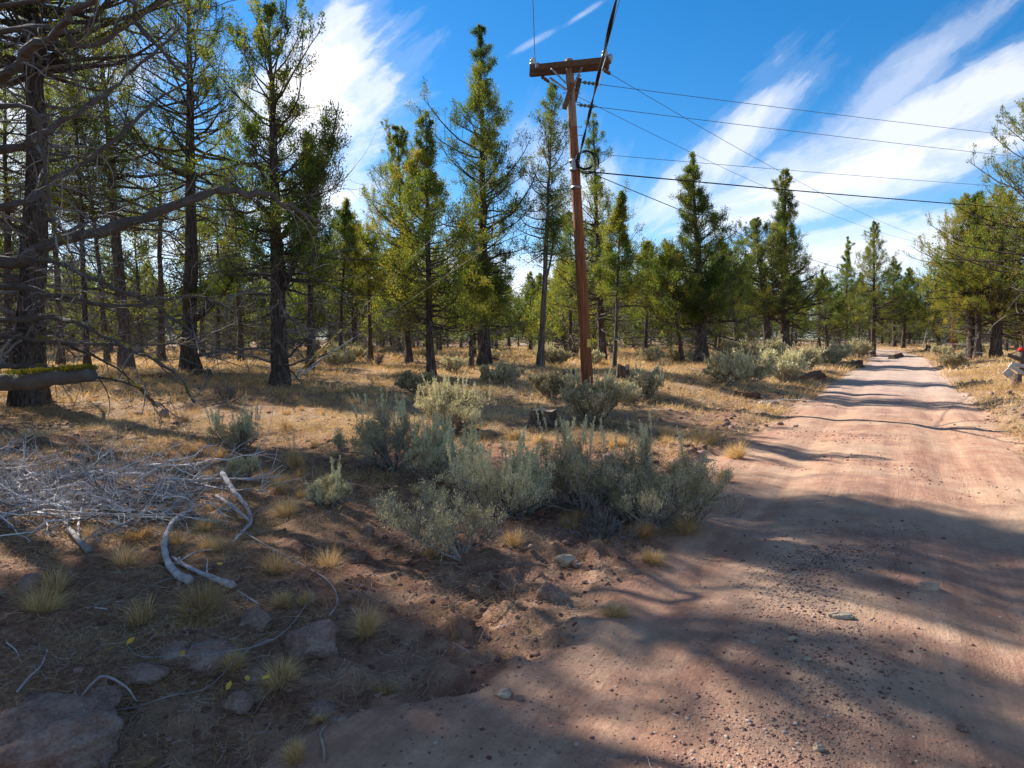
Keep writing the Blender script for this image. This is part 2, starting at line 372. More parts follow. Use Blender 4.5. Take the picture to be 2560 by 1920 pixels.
M_POLETOP = mat_simple('weathered_pole_top', [(0.3, (0.14, 0.085, 0.05)), (0.7, (0.36, 0.25, 0.17))], 6, (5, 5, 0.25), 0.6, 0.02)
M_ARM = mat_simple('crossarm_wood', [(0.3, (0.055, 0.030, 0.018)), (0.7, (0.19, 0.11, 0.06))], 4, (1, 9, 9), 0.5, 0.02)
M_STEEL = mat_simple('galvanised_steel', [(0.3, (0.20, 0.21, 0.22)), (0.7, (0.36, 0.37, 0.39))], 12, rough=0.45, metallic=0.7, bmp=0.1, spec=0.5)
M_PORC = mat_simple('grey_porcelain', [(0.3, (0.30, 0.33, 0.36)), (0.7, (0.48, 0.50, 0.53))], 5, rough=0.25, bmp=0, spec=0.5)
M_GLASSY = mat_simple('green_insulator_polymer', [(0.3, (0.035, 0.08, 0.075)), (0.7, (0.10, 0.16, 0.15))], 5, rough=0.3, bmp=0, spec=0.5)
M_CABLE = mat_simple('black_cable', [(0.3, (0.008, 0.008, 0.012)), (0.7, (0.02, 0.02, 0.026))], 5, rough=0.5, bmp=0)
M_WIRE = mat_simple('bare_wire', [(0.3, (0.05, 0.07, 0.09)), (0.7, (0.12, 0.15, 0.18))], 5, rough=0.6, bmp=0)
M_GUYWIRE = mat_simple('guy_strand', [(0.3, (0.16, 0.17, 0.18)), (0.7, (0.30, 0.31, 0.33))], 5, rough=0.6, bmp=0)
M_YELLOW = mat_simple('yellow_plastic', [(0.3, (0.55, 0.38, 0.05)), (0.7, (0.75, 0.56, 0.12))], 5, rough=0.5, bmp=0)
M_GUARD2 = mat_simple('faded_plastic', [(0.3, (0.45, 0.43, 0.33)), (0.7, (0.62, 0.60, 0.50))], 5, rough=0.5, bmp=0)
M_WHITE = mat_simple('bright_anchor_metal', [(0.3, (0.6, 0.62, 0.65)), (0.7, (0.8, 0.82, 0.85))], 5, rough=0.4, bmp=0)
M_STUMP = mat_simple('stump_wood', [(0.3, (0.035, 0.024, 0.018)), (0.5, (0.09, 0.065, 0.05)), (0.72, (0.24, 0.19, 0.15))], 6, (4, 4, 0.5), 1.0, 0.05)
M_CUT = mat_simple('weathered_cut_wood', [(0.3, (0.16, 0.11, 0.08)), (0.6, (0.38, 0.30, 0.22)), (0.8, (0.5, 0.42, 0.33))], 12, bmp=0.6, bd=0.02)
M_LOG = mat_simple('rotten_red_log', [(0.3, (0.05, 0.022, 0.014)), (0.55, (0.15, 0.07, 0.042)), (0.75, (0.30, 0.19, 0.13))], 5, (0.4, 4, 4), 1.0, 0.05)
M_BOARD = mat_simple('weathered_boards', [(0.3, (0.24, 0.22, 0.20)), (0.7, (0.58, 0.55, 0.51))], 6, (0.6, 6, 6), 0.5, 0.02)
M_DBOARD = mat_simple('dark_old_board', [(0.3, (0.05, 0.035, 0.028)), (0.7, (0.17, 0.12, 0.09))], 6, (0.6, 6, 6), 0.5, 0.02)
M_RED = mat_simple('red_paint', [(0.3, (0.42, 0.02, 0.02)), (0.7, (0.62, 0.05, 0.05))], 8, bmp=0.2)
M_YLEAF = mat_leaf('yellow_leaf', [(0.0, (0.60, 0.33, 0.03)), (1.0, (0.72, 0.52, 0.10))], 0.3, tint=(1, .9, .6))
M_OLDWIRE = mat_simple('old_fence_wire', [(0.3, (0.13, 0.13, 0.13)), (0.7, (0.30, 0.30, 0.30))], 5, rough=0.6, bmp=0)

# ------------------------------------------------------------------ ground and road: one height field split along the road's ragged edge
def axis(lo, a, b, hi, step, g):
    mid = list(np.arange(a, b + 1e-6, step)); r = []; v = b; st = step
    while v < hi: st *= g; v += st; r.append(v)
    l = []; v = a; st = step
    while v > lo: st *= g; v -= st; l.append(v)
    return np.array(l[::-1] + mid + r)
def build_ground():
    xs = axis(-2500, -5.5, 8, 2500, 0.04, 1.022); ys = axis(-400, 1.9, 9, 3000, 0.035, 1.013)
    X, Y = np.meshgrid(xs, ys); Z = H(X, Y)
    V = np.stack([X, Y, Z], -1).reshape(-1, 3)
    nx, ny = len(xs), len(ys)
    i = np.arange(ny - 1)[:, None] * nx; j = np.arange(nx - 1)[None, :]
    Q = np.stack([i + j, i + j + 1, i + nx + j + 1, i + nx + j], -1).reshape(-1, 4)
    rmv = road_mask(X, Y) * (1 - sm(70, 82, Y)); rm = rmv.reshape(-1)
    S_ = road_s(X, Y); L_ = road_l(X, Y)
    straw = 0.35 + 0.9 * fbm(X * 0.5, Y * 0.5, 61, 3) + 0.7 * sm(8, 17, Y) - 0.35 * np.exp(-((S_ + 3.2) / 1.6) ** 2)
    straw = np.clip(straw, 0, 1).reshape(-1)
    fr = rm[Q].mean(1) > 0.5
    wide = 1.35 * np.exp(-((Y - 4.0) / 5.0) ** 2) + 0.35
    rcol = np.clip(1 - np.maximum(-S_ - 2.0, S_ - 2.05) / wide + 0.7 * fbm(X * 1.3, Y * 1.3, 71, 4), 0, 1) * (1 - sm(70, 82, Y)); rcol = np.maximum(rcol.reshape(-1), rm)
    for nm, sel in (('ground', ~fr), ('road', fr)):
        q = Q[sel]; u, inv = np.unique(q, return_inverse=True); q2 = inv.reshape(q.shape)
        ob = mesh_obj(nm, V[u], [q2], M_GROUND, None, {'road': rm[u], 'rcol': rcol[u], 'straw': straw[u], 'rs': S_.reshape(-1)[u], 'rl': L_.reshape(-1)[u]}, True)
        ob['kind'] = 'structure'
build_ground()

# ------------------------------------------------------------------ landmarks: what a small thing stands next to
LAND = []
USED = {}
def to_px(p): 
    v = Vector(p) - Vector((0, 0, CAMZ)); f = v.y * cp - v.z * sp_
    return (v.x / f * F + 1280) / S, (960 - (v.y * sp_ + v.z * cp) / f * F) / S
def beside(kind, p, far=('nearer', 'farther'), lands=None):
    """a label naming the landmark next to a thing; a second and third one there are told apart by distance"""
    x, y = to_px(p); L_ = lands or LAND
    c = min(L_, key=lambda q: abs(q[0] - x) + 1.6 * abs(q[1] - y)); side = 'left of' if x < c[0] - 6 else ('right of' if x > c[0] + 6 else 'in line with')
    lb = ' '.join((kind + ' ' + side + ' ' + c[2]).split()[:12]); USED[lb] = k = USED.get(lb, 0) + 1
    return lb if k == 1 else lb + ', ' + ['second', 'third', 'fourth', 'fifth', 'sixth', 'seventh', 'eighth', 'ninth', 'tenth', 'eleventh', 'twelfth'][min(k, 12) - 2] + ' one back'
# ------------------------------------------------------------------ trees
def unit(v): return v / (np.linalg.norm(v, axis=-1, keepdims=True) + 1e-9)
def leaves(geo, C, A, size, n, rng, ll=0.09, lw=0.03, vb=0.5, vr=0.25, up=0.3):
    """clusters of small leaf blades: C (T,3) centres, A (T,3) axes, size (T,)"""
    T = len(C)
    if T == 0: return
    C = np.repeat(C, n, 0); A = np.repeat(A, n, 0); sz = np.repeat(size, n)[:, None]
    N = T * n
    rnd = rng.normal(size=(N, 3)) * 0.42
    off = A * (rng.random((N, 1)) * 1.5 - 0.6) + rnd
    pos = C + off * sz
    d = unit(off * 0.8 + A * 0.6 + np.array([0, 0, up]) + rng.normal(size=(N, 3)) * 0.35)
    w = unit(np.cross(d, rng.normal(size=(N, 3))))
    L = (ll * (0.6 + 0.8 * rng.random(N)))[:, None]; W = (lw * (0.6 + 0.8 * rng.random(N)))[:, None]
    a = pos; b = pos + d * L * 0.5 + w * W * 0.5; c = pos + d * L; e = pos + d * L * 0.5 - w * W * 0.5
    V = np.stack([a, b, c, e], 1).reshape(-1, 3)
    Q = np.arange(N * 4).reshape(N, 4)
    tv = np.repeat(np.clip(vb + 0.07 + vr * rng.normal(size=T), 0, 1), n) + rng.normal(size=N) * 0.10
    geo.add(V, [Q], np.repeat(np.clip(tv, 0, 1), 4))

def branch_batch(start, dirh, L, e0, curl, n, rng, jit=0.06):
    """curved branches: start (B,3), dirh (B,2) unit, L (B,), e0 elevation, curl"""
    B = len(L); s = np.linspace(0, 1, n)[None, :]
    ang = e0[:, None] + curl[:, None] * s
    seg = (L / (n - 1))[:, None]
    side = np.stack([-dirh[:, 1], dirh[:, 0]], 1)
    bend = (rng.normal(size=(B, 1)) * 0.45) * s + np.cumsum(rng.normal(size=(B, n)) * 0.10, 1)
    hx = dirh[:, None, 0] * np.cos(bend) + side[:, None, 0] * np.sin(bend)
    hy = dirh[:, None, 1] * np.cos(bend) + side[:, None, 1] * np.sin(bend)
    D = np.stack([hx * np.cos(ang), hy * np.cos(ang), np.sin(ang + rng.normal(size=(B, n)) * jit * 2)], -1) * seg[..., None]
    D[:, 0] = 0
    return start[:, None, :] + np.cumsum(D, 1)

def lerp_pts(P, s):
    """P (B,n,3) sampled at s (B,m)"""
    n = P.shape[1]; f = np.clip(s * (n - 1), 0, n - 1.001); i = f.astype(int); fr = (f - i)[..., None]
    b = np.arange(P.shape[0])[:, None]
    return P[b, i] * (1 - fr) + P[b, i + 1] * fr

PROF = [(0, 0.75), (0.15, 1.0), (0.4, 0.85), (0.7, 0.5), (0.9, 0.25), (1, 0.08)]
def make_tree(seed, Ht, R, cb=0.2, r0=0.2, lean=(0, 0), dens=1.0, prof=PROF, dead=0.5, tone=0.5, leafn=36, ll=0.072, lw=0.026,
              tuft=0.165, kink=0.15, fork=None, deadlen=1.0, sec=7, trunkdef=(18, 12), droop=0.0, third=True, azbias=None, gap=0.5, deadto=None, fmin=0.25):
    rng = np.random.default_rng(seed)
    bark = Geo(); crown = Geo(); dd = Geo()
    nT, kT = trunkdef
    t = np.linspace(0, 1, nT)
    wob = np.cumsum(rng.normal(size=(nT, 2)) * kink * 0.12, 0); wob -= wob[0]; wob = wob * (Ht / 12)
    def trunk_pt(u):
        return np.stack([np.interp(u, t, wob[:, 0]) + lean[0] * u, np.interp(u, t, wob[:, 1]) + lean[1] * u, Ht * u], -1)
    P = trunk_pt(t); P[0, 2] = -0.15
    rad = r0 * (np.maximum(1 - t, 0) ** 0.85 * 0.92 + 0.02) + r0 * 0.45 * np.exp(-t * Ht / 0.35)
    V, fs = tubes(P[None], rad[None], kT, 0.28, rng)
    bark.add(V, fs)
    # primaries
    nb = int(13.0 * dens * Ht ** 0.9 * 0.9)
    u = cb + (1 - cb) * (1 - (1 - np.minimum((np.arange(nb) + rng.random(nb)) / nb, 1)) ** 0.72); u = np.clip(u, 0, 0.985)
    cu = (u - cb) / (1 - cb)
    az = np.arange(nb) * 2.399 + rng.normal(size=nb) * 0.5
    if azbias is not None: az = azbias + (np.mod(az, 2 * np.pi) - np.pi) * 0.6
    lob = 0.72 + gap * 2.6 * vn(np.cos(az) * 1.6 + u * Ht * 0.45, np.sin(az) * 1.6 + 5, seed)
    pr = np.interp(cu, [p[0] for p in prof], [p[1] for p in prof])
    L = np.maximum((1.34 - 0.2 * cu) * R * pr * (0.68 + 0.45 * rng.random(nb)) * np.clip(lob + 0.08, 0.4, 1.3), 0.10)
    dh = np.stack([np.cos(az), np.sin(az)], 1)
    e0 = np.radians(-8 + 52 * cu ** 1.2 - droop + rng.normal(size=nb) * 11); curl = np.radians(28 + rng.normal(size=nb) * 16)
    Pb = branch_batch(trunk_pt(u), dh, L * 1.1, e0, curl, 7, rng)
    br = (r0 * 0.16 * (1 - 0.7 * cu) * (L / max(R, 0.1)) ** 0.7 + 0.010)
    V, fs = tubes(Pb, br[:, None] * np.linspace(1, 0.25, 7)[None], 5)
    bark.add(V, fs)
    # secondaries
    ms = sec
    s = 0.28 + 0.72 * (np.arange(ms)[None, :] + rng.random((nb, ms))) / ms
    st = lerp_pts(Pb, s).reshape(-1, 3)
    a2 = (az[:, None] + rng.choice([-1, 1], (nb, ms)) * np.radians(25 + 55 * rng.random((nb, ms)))).reshape(-1)
    L2 = (np.minimum(L, 2.6)[:, None] * (0.16 + 0.26 * (1.15 - s)) * (0.6 + 0.8 * rng.random((nb, ms)))).reshape(-1) + 0.04 + 0.10 * np.minimum(np.repeat(L, ms), 1)
    e2 = np.radians(18 + 34 * np.repeat(cu, ms) + rng.normal(size=nb * ms) * 26)
    P2 = branch_batch(st, np.stack([np.cos(a2), np.sin(a2)], 1), L2, e2, np.radians(30 + 0 * L2), 4, rng)
    thin = rng.random(nb * ms) < np.clip(np.repeat(L, ms) / (0.42 * R) + 0.12, 0.25, 1); P2 = P2[thin]
    V, fs = tubes(P2, np.repeat(np.clip(br * 0.32, 0.005, 0.012), ms)[thin][:, None] * np.linspace(1, 0.4, 4)[None], 3)
    bark.add(V, fs)
    # foliage tufts
    q = np.array([[0.55, 1.0]]) if not third else np.array([[0.4, 0.72, 1.02]])
    m3 = q.shape[1]
    s3 = np.repeat(q, len(P2), 0) + rng.normal(size=(len(P2), m3)) * 0.08
    C = lerp_pts(P2, np.clip(s3, 0, 1)); 
    A = unit(np.repeat((P2[:, -1] - P2[:, 0])[:, None], m3, 1) + rng.normal(size=C.shape) * 0.15 + np.array([0, 0, 0.15]))
    keep = rng.random(C.shape[:2]) < 0.95
    outer = np.repeat(s.reshape(-1)[thin][:, None], m3, 1)
    keep &= rng.random(C.shape[:2]) < np.clip((outer - 0.28) * 1.75 + 0.35 * np.repeat(np.repeat(cu, ms)[thin][:, None], m3, 1) ** 2, 0.0, 1)
    C = C[keep]; A = A[keep]
    C2 = Pb[:, -1]; A2 = unit(Pb[:, -1] - Pb[:, -2])
    lead = trunk_pt(np.linspace(0.93, 1.0, 5)); 
    C = np.concatenate([C, C2, lead]); A = np.concatenate([A, A2, np.repeat([[0, 0, 1.0]], 5, 0)])
    sz = tuft * (0.65 + 0.7 * rng.random(len(C)))
    zz = C[:, 2] / Ht
    sz *= np.clip(1.2 - 0.45 * zz - 0.9 * np.maximum(zz - 0.85, 0) * 2, 0.42, 1.2)
    # clump tone varies through the crown in patches
    patch = vn(C[:, 0] * 0.9 + 3, C[:, 2] * 0.9 + C[:, 1] * 0.7, seed + 7)
    order = np.argsort(patch); k3 = 3
    for gi, idx in enumerate(np.array_split(order, k3)):
        leaves(crown, C[idx], A[idx], sz[idx], leafn, rng, ll, lw, tone + (gi - 1) * 0.14, 0.15)
    # dead lower limbs and twigs
    nd = int(dead * 46)
    if nd:
        hi = deadto if deadto is not None else min(cb + 0.28, 0.8)
        ud = 0.03 + (hi - 0.03) * rng.random(nd) ** 0.9; azd = rng.random(nd) * 6.283
        Ld = R * deadlen * (0.35 + 0.75 * rng.random(nd))
        Pd = branch_batch(trunk_pt(ud), np.stack([np.cos(azd), np.sin(azd)], 1), Ld, np.radians(rng.normal(size=nd) * 16 + 4), np.radians(rng.normal(size=nd) * 26 - 12), 9, rng)
        Pd[..., 2] = np.maximum(Pd[..., 2], 0.04)
        rd = r0 * 0.10 * (0.5 + rng.random(nd)) + 0.006
        V, fs = tubes(Pd, rd[:, None] * np.linspace(1, 0.2, 9)[None], 4)
        dd.add(V, fs, np.repeat(rng.random(nd), 36))
        md = 8; sd = 0.2 + 0.8 * rng.random((nd, md)); sd_p = lerp_pts(Pd, sd).reshape(-1, 3)
        a4 = (azd[:, None] + rng.choice([-1, 1], (nd, md)) * np.radians(20 + 60 * rng.random((nd, md)))).reshape(-1)
        L4 = (Ld[:, None] * (0.15 + 0.3 * rng.random((nd, md)))).reshape(-1)
        P4 = branch_batch(sd_p, np.stack([np.cos(a4), np.sin(a4)], 1), L4, np.radians(rng.normal(size=nd * md) * 35), np.radians(rng.normal(size=nd * md) * 50), 6, rng, 0.15)
        P4[..., 2] = np.maximum(P4[..., 2], 0.03)
        V, fs = tubes(P4, np.repeat(rd * 0.33, md)[:, None] * np.linspace(1, 0.35, 6)[None], 3)
        dd.add(V, fs, np.repeat(rng.random(nd * md), 18))
        m5 = 3; s5 = 0.3 + 0.7 * rng.random((len(P4), m5)); p5 = lerp_pts(P4, s5).reshape(-1, 3)
        a5 = rng.random(len(p5)) * 6.283; L5 = np.repeat(L4, m5) * (0.25 + 0.3 * rng.random(len(p5)))
        P5 = branch_batch(p5, np.stack([np.cos(a5), np.sin(a5)], 1), L5, np.radians(rng.normal(size=len(p5)) * 45), np.radians(rng.normal(size=len(p5)) * 60), 4, rng, 0.2)
        V, fs = tubes(P5, np.full(len(p5), 0.0038)[:, None] * np.linspace(1, 0.6, 4)[None], 3)
        dd.add(V, fs, np.repeat(rng.random(len(p5)), 12))
    if fork:                                             # extra leaders: (u start, azimuth, length, elevation)
        for (uf, azf, Lf, ef) in fork:
            p0 = trunk_pt(np.array([uf]))
            Pf = branch_batch(p0, np.array([[math.cos(azf), math.sin(azf)]]), np.array([Lf]), np.array([math.radians(ef)]), np.array([math.radians(30)]), 10, rng, 0.03)
            rr = r0 * (1 - uf) * 0.55
            V, fs = tubes(Pf, (rr * np.linspace(1, 0.12, 10))[None], 7, 0.15, rng); bark.add(V, fs)
            sub = 26 if fmin < 0.4 else 44; ss = fmin + (1 - fmin) * rng.random((1, sub)); pp = lerp_pts(Pf, ss).reshape(-1, 3)
            aa = rng.random(sub) * 6.283; LL = (0.45 if fmin < 0.4 else 0.33) * R * (1.2 - ss.reshape(-1) * (fmin < 0.4)) * (0.5 + rng.random(sub)) + 0.2
            Pq = branch_batch(pp, np.stack([np.cos(aa), np.sin(aa)], 1), LL, np.radians(25 + rng.normal(size=sub) * 20), np.radians(30 + 0 * LL), 6, rng)
            V, fs = tubes(Pq, np.full((sub, 1), rr * 0.16) * np.linspace(1, 0.3, 6)[None], 4); bark.add(V, fs)
            nq = 9 if fmin < 0.4 else 16; sq = rng.random((sub, nq)) * 0.85 + 0.15; C = lerp_pts(Pq, sq).reshape(-1, 3) + rng.normal(size=(sub * nq, 3)) * 0.12
            leaves(crown, C, unit(rng.normal(size=C.shape) * 0.5 + np.array([0, 0, 0.8])), np.full(len(C), tuft * 0.95), leafn, rng, ll, lw, tone, 0.14)
    return bark, crown, dd, nd

def put_tree(name, label, group, base, barkmat=None, cat='tree', **kw):
    base = Vector(base)
    bark, crown, dd, nd = make_tree(**kw)
    root = thing(name, label, cat, base, group)
    bark.obj('trunk', barkmat or M_BARK, root, True)
    crown.obj('crown', M_LEAF, root)
    if nd: dd.obj('dead_branches', M_DEAD, root)
    return root

# measured: (base x, base y, top x, top y, crown half width px, crown base y, trunk width px)  in the 2212 px view
def fit(bx, by, tx, ty, hw, cby, tw, dep=None):
    g = GD(bx, by)
    if dep: 
        d = ray(bx * S, by * S); g = Vector((d.x * dep, dep, Hs(d.x * dep, dep)))
    top = AD(tx, ty, g.y); cbz = AD(bx, cby, g.y).z
    Ht = top.z - g.z; pxm = g.y / F * S
    return dict(base=g, Ht=Ht, R=hw * pxm, cb=max(0.03, (cbz - g.z) / Ht), r0=max(tw * pxm / 2, 0.06), lean=(top.x - g.x, 0.0))

WIDE = [(0, 0.9), (0.15, 1.0), (0.5, 0.9), (0.8, 0.55), (1, 0.12)]
CONE = [(0, 0.9), (0.12, 1.0), (0.45, 0.72), (0.7, 0.38), (0.88, 0.2), (1, 0.02)]
SPIRE = [(0, 1.0), (0.25, 0.95), (0.5, 0.75), (0.62, 0.42), (0.85, 0.26), (1, 0.02)]
SLIM = [(0, 0.8), (0.3, 1.0), (0.6, 0.7), (1, 0.2)]
def build_hero_trees():
    g1 = 'junipers of the left-hand stand'
    def T(label, f, seed, group=None, name='juniper_tree', **kw):
        base = f.pop('base'); f['lean'] = (f['lean'][0], kw.pop('leany', 0.0)); return put_tree(name, label, group, base, seed=seed, **f, **kw)
    # --- left stand
    T('huge dark juniper trunk behind the mossy cut limb, full of dead branches', fit(62, 875, 30, -590, 235, 150, 62), 11, g1,
      dens=1.5, dead=2.2, deadlen=0.95, prof=[(0, 0.9), (0.3, 0.9), (0.6, 0.45), (0.8, 0.28), (1, 0.12)], leany=1.0, fork=[(0.62, 0.9, 4.6, 42), (0.72, 0.9, 4.2, 45)], fmin=0.5, tone=0.55, trunkdef=(26, 18), deadto=0.6, gap=0.6, leafn=30, ll=0.07, lw=0.022, tuft=0.18, sec=6)
    T('slender leaning grey trunk, second from the left of the stand', fit(272, 795, 205, -60, 120, 480, 28), 12, g1, barkmat=M_BARK2,
      dens=0.8, dead=1.1, deadto=0.65, deadlen=1.3, tone=0.6, prof=SLIM, leafn=22, gap=0.7)
    T('thin trunk between the leaning grey juniper and the tall straight one', fit(348, 782, 335, 290, 75, 500, 17), 13, g1, dens=0.8, dead=0.9, deadto=0.6, deadlen=1.3, tone=0.55, prof=SLIM, leafn=22)
    T('tall straight juniper whose top leaves the frame, left of the forked one', fit(415, 800, 405, -90, 135, 400, 34), 14, g1,
      dens=0.85, dead=1.1, prof=[(0, 0.8), (0.2, 0.85), (0.45, 0.75), (0.7, 0.85), (0.9, 0.5), (1, 0.15)], tone=0.42, fork=[(0.12, 0.3, 3.0, 35)], deadto=0.5, deadlen=1.2, gap=0.65, sec=6, trunkdef=(22, 14))
    T('forked juniper with stout dark trunk beside the guy wire anchor', fit(605, 832, 578, 42, 128, 600, 38), 15, g1,
      dens=1.0, dead=1.0, prof=[(0, 0.8), (0.25, 0.95), (0.45, 0.6), (0.7, 0.95), (0.85, 0.6), (1, 0.2)], tone=0.5, fork=[(0.24, -0.2, 4.2, 55), (0.4, 0.1, 4.5, 48)], deadto=0.35, deadlen=1.5, gap=0.65, trunkdef=(24, 16))
    T('slim juniper standing just behind the forked one', fit(670, 800, 665, 290, 58, 620, 17), 16, g1, dens=1.1, dead=0.6, prof=CONE, tone=0.42)
    T('small pale juniper in the gap right of the forked one', fit(735, 785, 752, 432, 52, 640, 10), 17, g1, dens=1.0, dead=0.7, prof=CONE, tone=0.55)
    T('low juniper thicket crown behind the yellow guy guard', fit(800, 780, 790, 520, 60, 640, 12), 18, g1, dens=1.0, dead=0.9, prof=WIDE, tone=0.6)
    # more thin trunks on the far left, between the big ones
    for k, (bx, by, tx, ty, hw, cb, tw, lb) in enumerate([
        (190, 800, 150, 60, 85, 480, 13, 'thin juniper right behind the huge dark trunk'),
        (232, 785, 170, 200, 70, 520, 12, 'thin bare-stemmed juniper between huge and leaning trunks'),
        (520, 782, 505, 330, 85, 560, 13, 'bushy juniper between the tall straight and the forked one'),
        (470, 775, 470, 380, 75, 540, 10, 'dim juniper behind the tall straight one'),
        (130, 790, 95, 150, 100, 470, 16, 'shaded juniper touching the huge trunk on its right'),
        (15, 800, 10, 120, 110, 500, 20, 'juniper at the very left edge behind the huge trunk')]):
        T(lb, fit(bx, by, tx, ty, hw, cb, tw), 30 + k, g1, dens=0.8, dead=1.0, deadto=0.6, deadlen=1.2, prof=SLIM, tone=0.55, leafn=20, gap=0.6)
    # --- middle group
    g2 = 'junipers around the utility pole'
    T('bright green juniper on the left of the middle group, rounded top', fit(884, 785, 858, 278, 82, 650, 16), 41, g2, dens=1.35, dead=0.5, prof=WIDE, tone=0.68)
    T('pointed juniper in front with slim grey trunk, left of the tallest spire', fit(931, 812, 916, 248, 98, 715, 18), 42, g2,
      dens=1.4, dead=0.5, prof=[(0, 0.7), (0.15, 1.0), (0.45, 0.75), (0.68, 0.4), (0.8, 0.28), (1, 0.06)], tone=0.62)
    T('tallest spire-topped juniper left of the utility pole', fit(1048, 792, 1048, 62, 105, 700, 29), 43, g2,
      dens=1.5, dead=0.7, prof=[(0, 0.75), (0.2, 0.95), (0.45, 0.95), (0.6, 0.9), (0.68, 0.75), (0.73, 0.42), (0.85, 0.3), (1, 0.1)], tone=0.45, gap=0.6, trunkdef=(22, 14))
    T('small trunk in front of the tallest spire juniper', fit(1018, 797, 1012, 560, 42, 690, 11), 44, g2, dens=1.0, dead=0.5, prof=CONE, tone=0.6)
    T('thin half-bare juniper just left of the utility pole', fit(1168, 792, 1200, 180, 52, 560, 15), 45, g2, barkmat=M_BARK2,
      dens=0.75, dead=0.7, deadto=0.85, deadlen=0.8, prof=[(0, 0.8), (0.3, 1.0), (0.6, 0.75), (0.8, 0.6), (1, 0.25)], tone=0.5, tuft=0.17, leafn=18, gap=0.8, fork=[(0.3, 0.1, 3.5, 70)])
    T('airy pointed juniper right behind the utility pole', fit(1302, 785, 1281, 245, 88, 690, 19), 46, g2,
      dens=1.0, dead=0.7, prof=SPIRE, tone=0.5, gap=0.7, sec=6)
    T('low juniper behind the base of the pole, left side', fit(1235, 778, 1232, 470, 60, 660, 10), 47, g2, dens=1.0, dead=0.8, prof=WIDE, tone=0.62)
    T('small juniper with reddish bare stem right of the pole', fit(1327, 796, 1340, 420, 50, 650, 9), 48, g2, dens=0.9, dead=0.7, prof=CONE, tone=0.6)
    T('small juniper behind and between the pole and the broad cone', fit(1395, 778, 1398, 525, 48, 660, 10), 49, g2, dens=1.2, dead=0.6, prof=CONE, tone=0.58)
    # --- right of centre
    g3 = 'junipers left of the dirt road'
    T('dense cone-shaped juniper standing alone against the white cloud', fit(1518, 782, 1498, 333, 92, 715, 24), 51, g3,
      dens=1.7, dead=0.7, prof=CONE, tone=0.45, gap=0.5)
    T('slim stem under the dense cone juniper, left of its trunk', fit(1475, 785, 1440, 540, 52, 690, 9), 52, g3, dens=1.2, dead=0.7, prof=WIDE, tone=0.66)
    T('second slim stem close to the dense cone juniper', fit(1497, 786, 1560, 560, 40, 690, 8), 53, g3, dens=1.0, dead=0.6, prof=CONE, tone=0.4)
    T('rounded juniper with dark trunk, left of the twin-stemmed pair', fit(1664, 770, 1630, 478, 62, 690, 20), 54, g3, dens=1.6, dead=0.6, prof=WIDE, tone=0.62)
    T('tall narrow-headed juniper, taller of the pair left of the road', fit(1694, 768, 1694, 374, 62, 690, 26), 55, g3,
      dens=1.7, dead=0.6, prof=[(0, 0.9), (0.2, 1.0), (0.5, 0.75), (0.65, 0.42), (0.9, 0.36), (1, 0.12)], tone=0.42)
    T('juniper filling the gap right of the dense cone', fit(1598, 768, 1560, 540, 60, 660, 14), 56, g3, dens=1.3, dead=0.7, prof=WIDE, tone=0.4)
    T('little dark juniper right of the taller pair', fit(1787, 757, 1777, 583, 34, 710, 7), 57, g3, dens=1.4, dead=0.5, prof=CONE, tone=0.5)
    T('narrow juniper with airy top, left of the far cluster by the bend', fit(1828, 752, 1832, 512, 34, 690, 8), 58, g3, dens=1.3, dead=0.4, prof=SPIRE, tone=0.5)
    T('tallest juniper of the cluster where the road bends', fit(1886, 757, 1886, 478, 58, 700, 11), 59, g3, dens=1.5, dead=0.5, prof=SPIRE, tone=0.6)
    T('airy juniper right of the tallest one by the bend', fit(1932, 750, 1930, 555, 34, 700, 8), 60, g3, dens=1.3, dead=0.4, prof=SPIRE, tone=0.45)
    T('short pointed juniper beside the airy one at the bend', fit(1950, 752, 1964, 580, 32, 690, 8), 61, g3, dens=1.4, dead=0.4, prof=SPIRE, tone=0.38)
    T('low broad juniper over the far end of the road', fit(2030, 747, 2008, 608, 55, 700, 8), 62, g3, dens=1.6, dead=0.4, prof=WIDE, tone=0.66)
    # --- right bank
    g4 = 'junipers on the right bank of the road'
    T('left stem of the twin-trunk juniper on the right bank', fit(2098, 776, 2092, 432, 74, 680, 17), 71, g4, dens=1.6, dead=0.5, prof=WIDE, tone=0.82)
    T('right stem of the twin-trunk juniper on the right bank', fit(2111, 776, 2118, 415, 62, 640, 15), 72, g4, dens=1.5, dead=0.5, prof=SPIRE, tone=0.5)
    T('crooked stout juniper trunk right of the twin-trunk pair', fit(2149, 774, 2170, 425, 90, 700, 22), 73, g4, dens=1.8, dead=0.5, prof=WIDE, tone=0.86)
    T('bright dense juniper cut by the right edge of the frame', fit(2215, 772, 2225, 460, 105, 738, 20), 74, g4, dens=2.0, dead=0.3, prof=WIDE, tone=0.88)
    T('juniper outside the right edge reaching a leafy bough into the sky', fit(2320, 800, 2320, 220, 150, 640, 28), 75, g4, dens=1.8, third=True, dead=0.3, prof=WIDE, tone=0.55, gap=0.7, azbias=None, sec=9)
build_hero_trees()

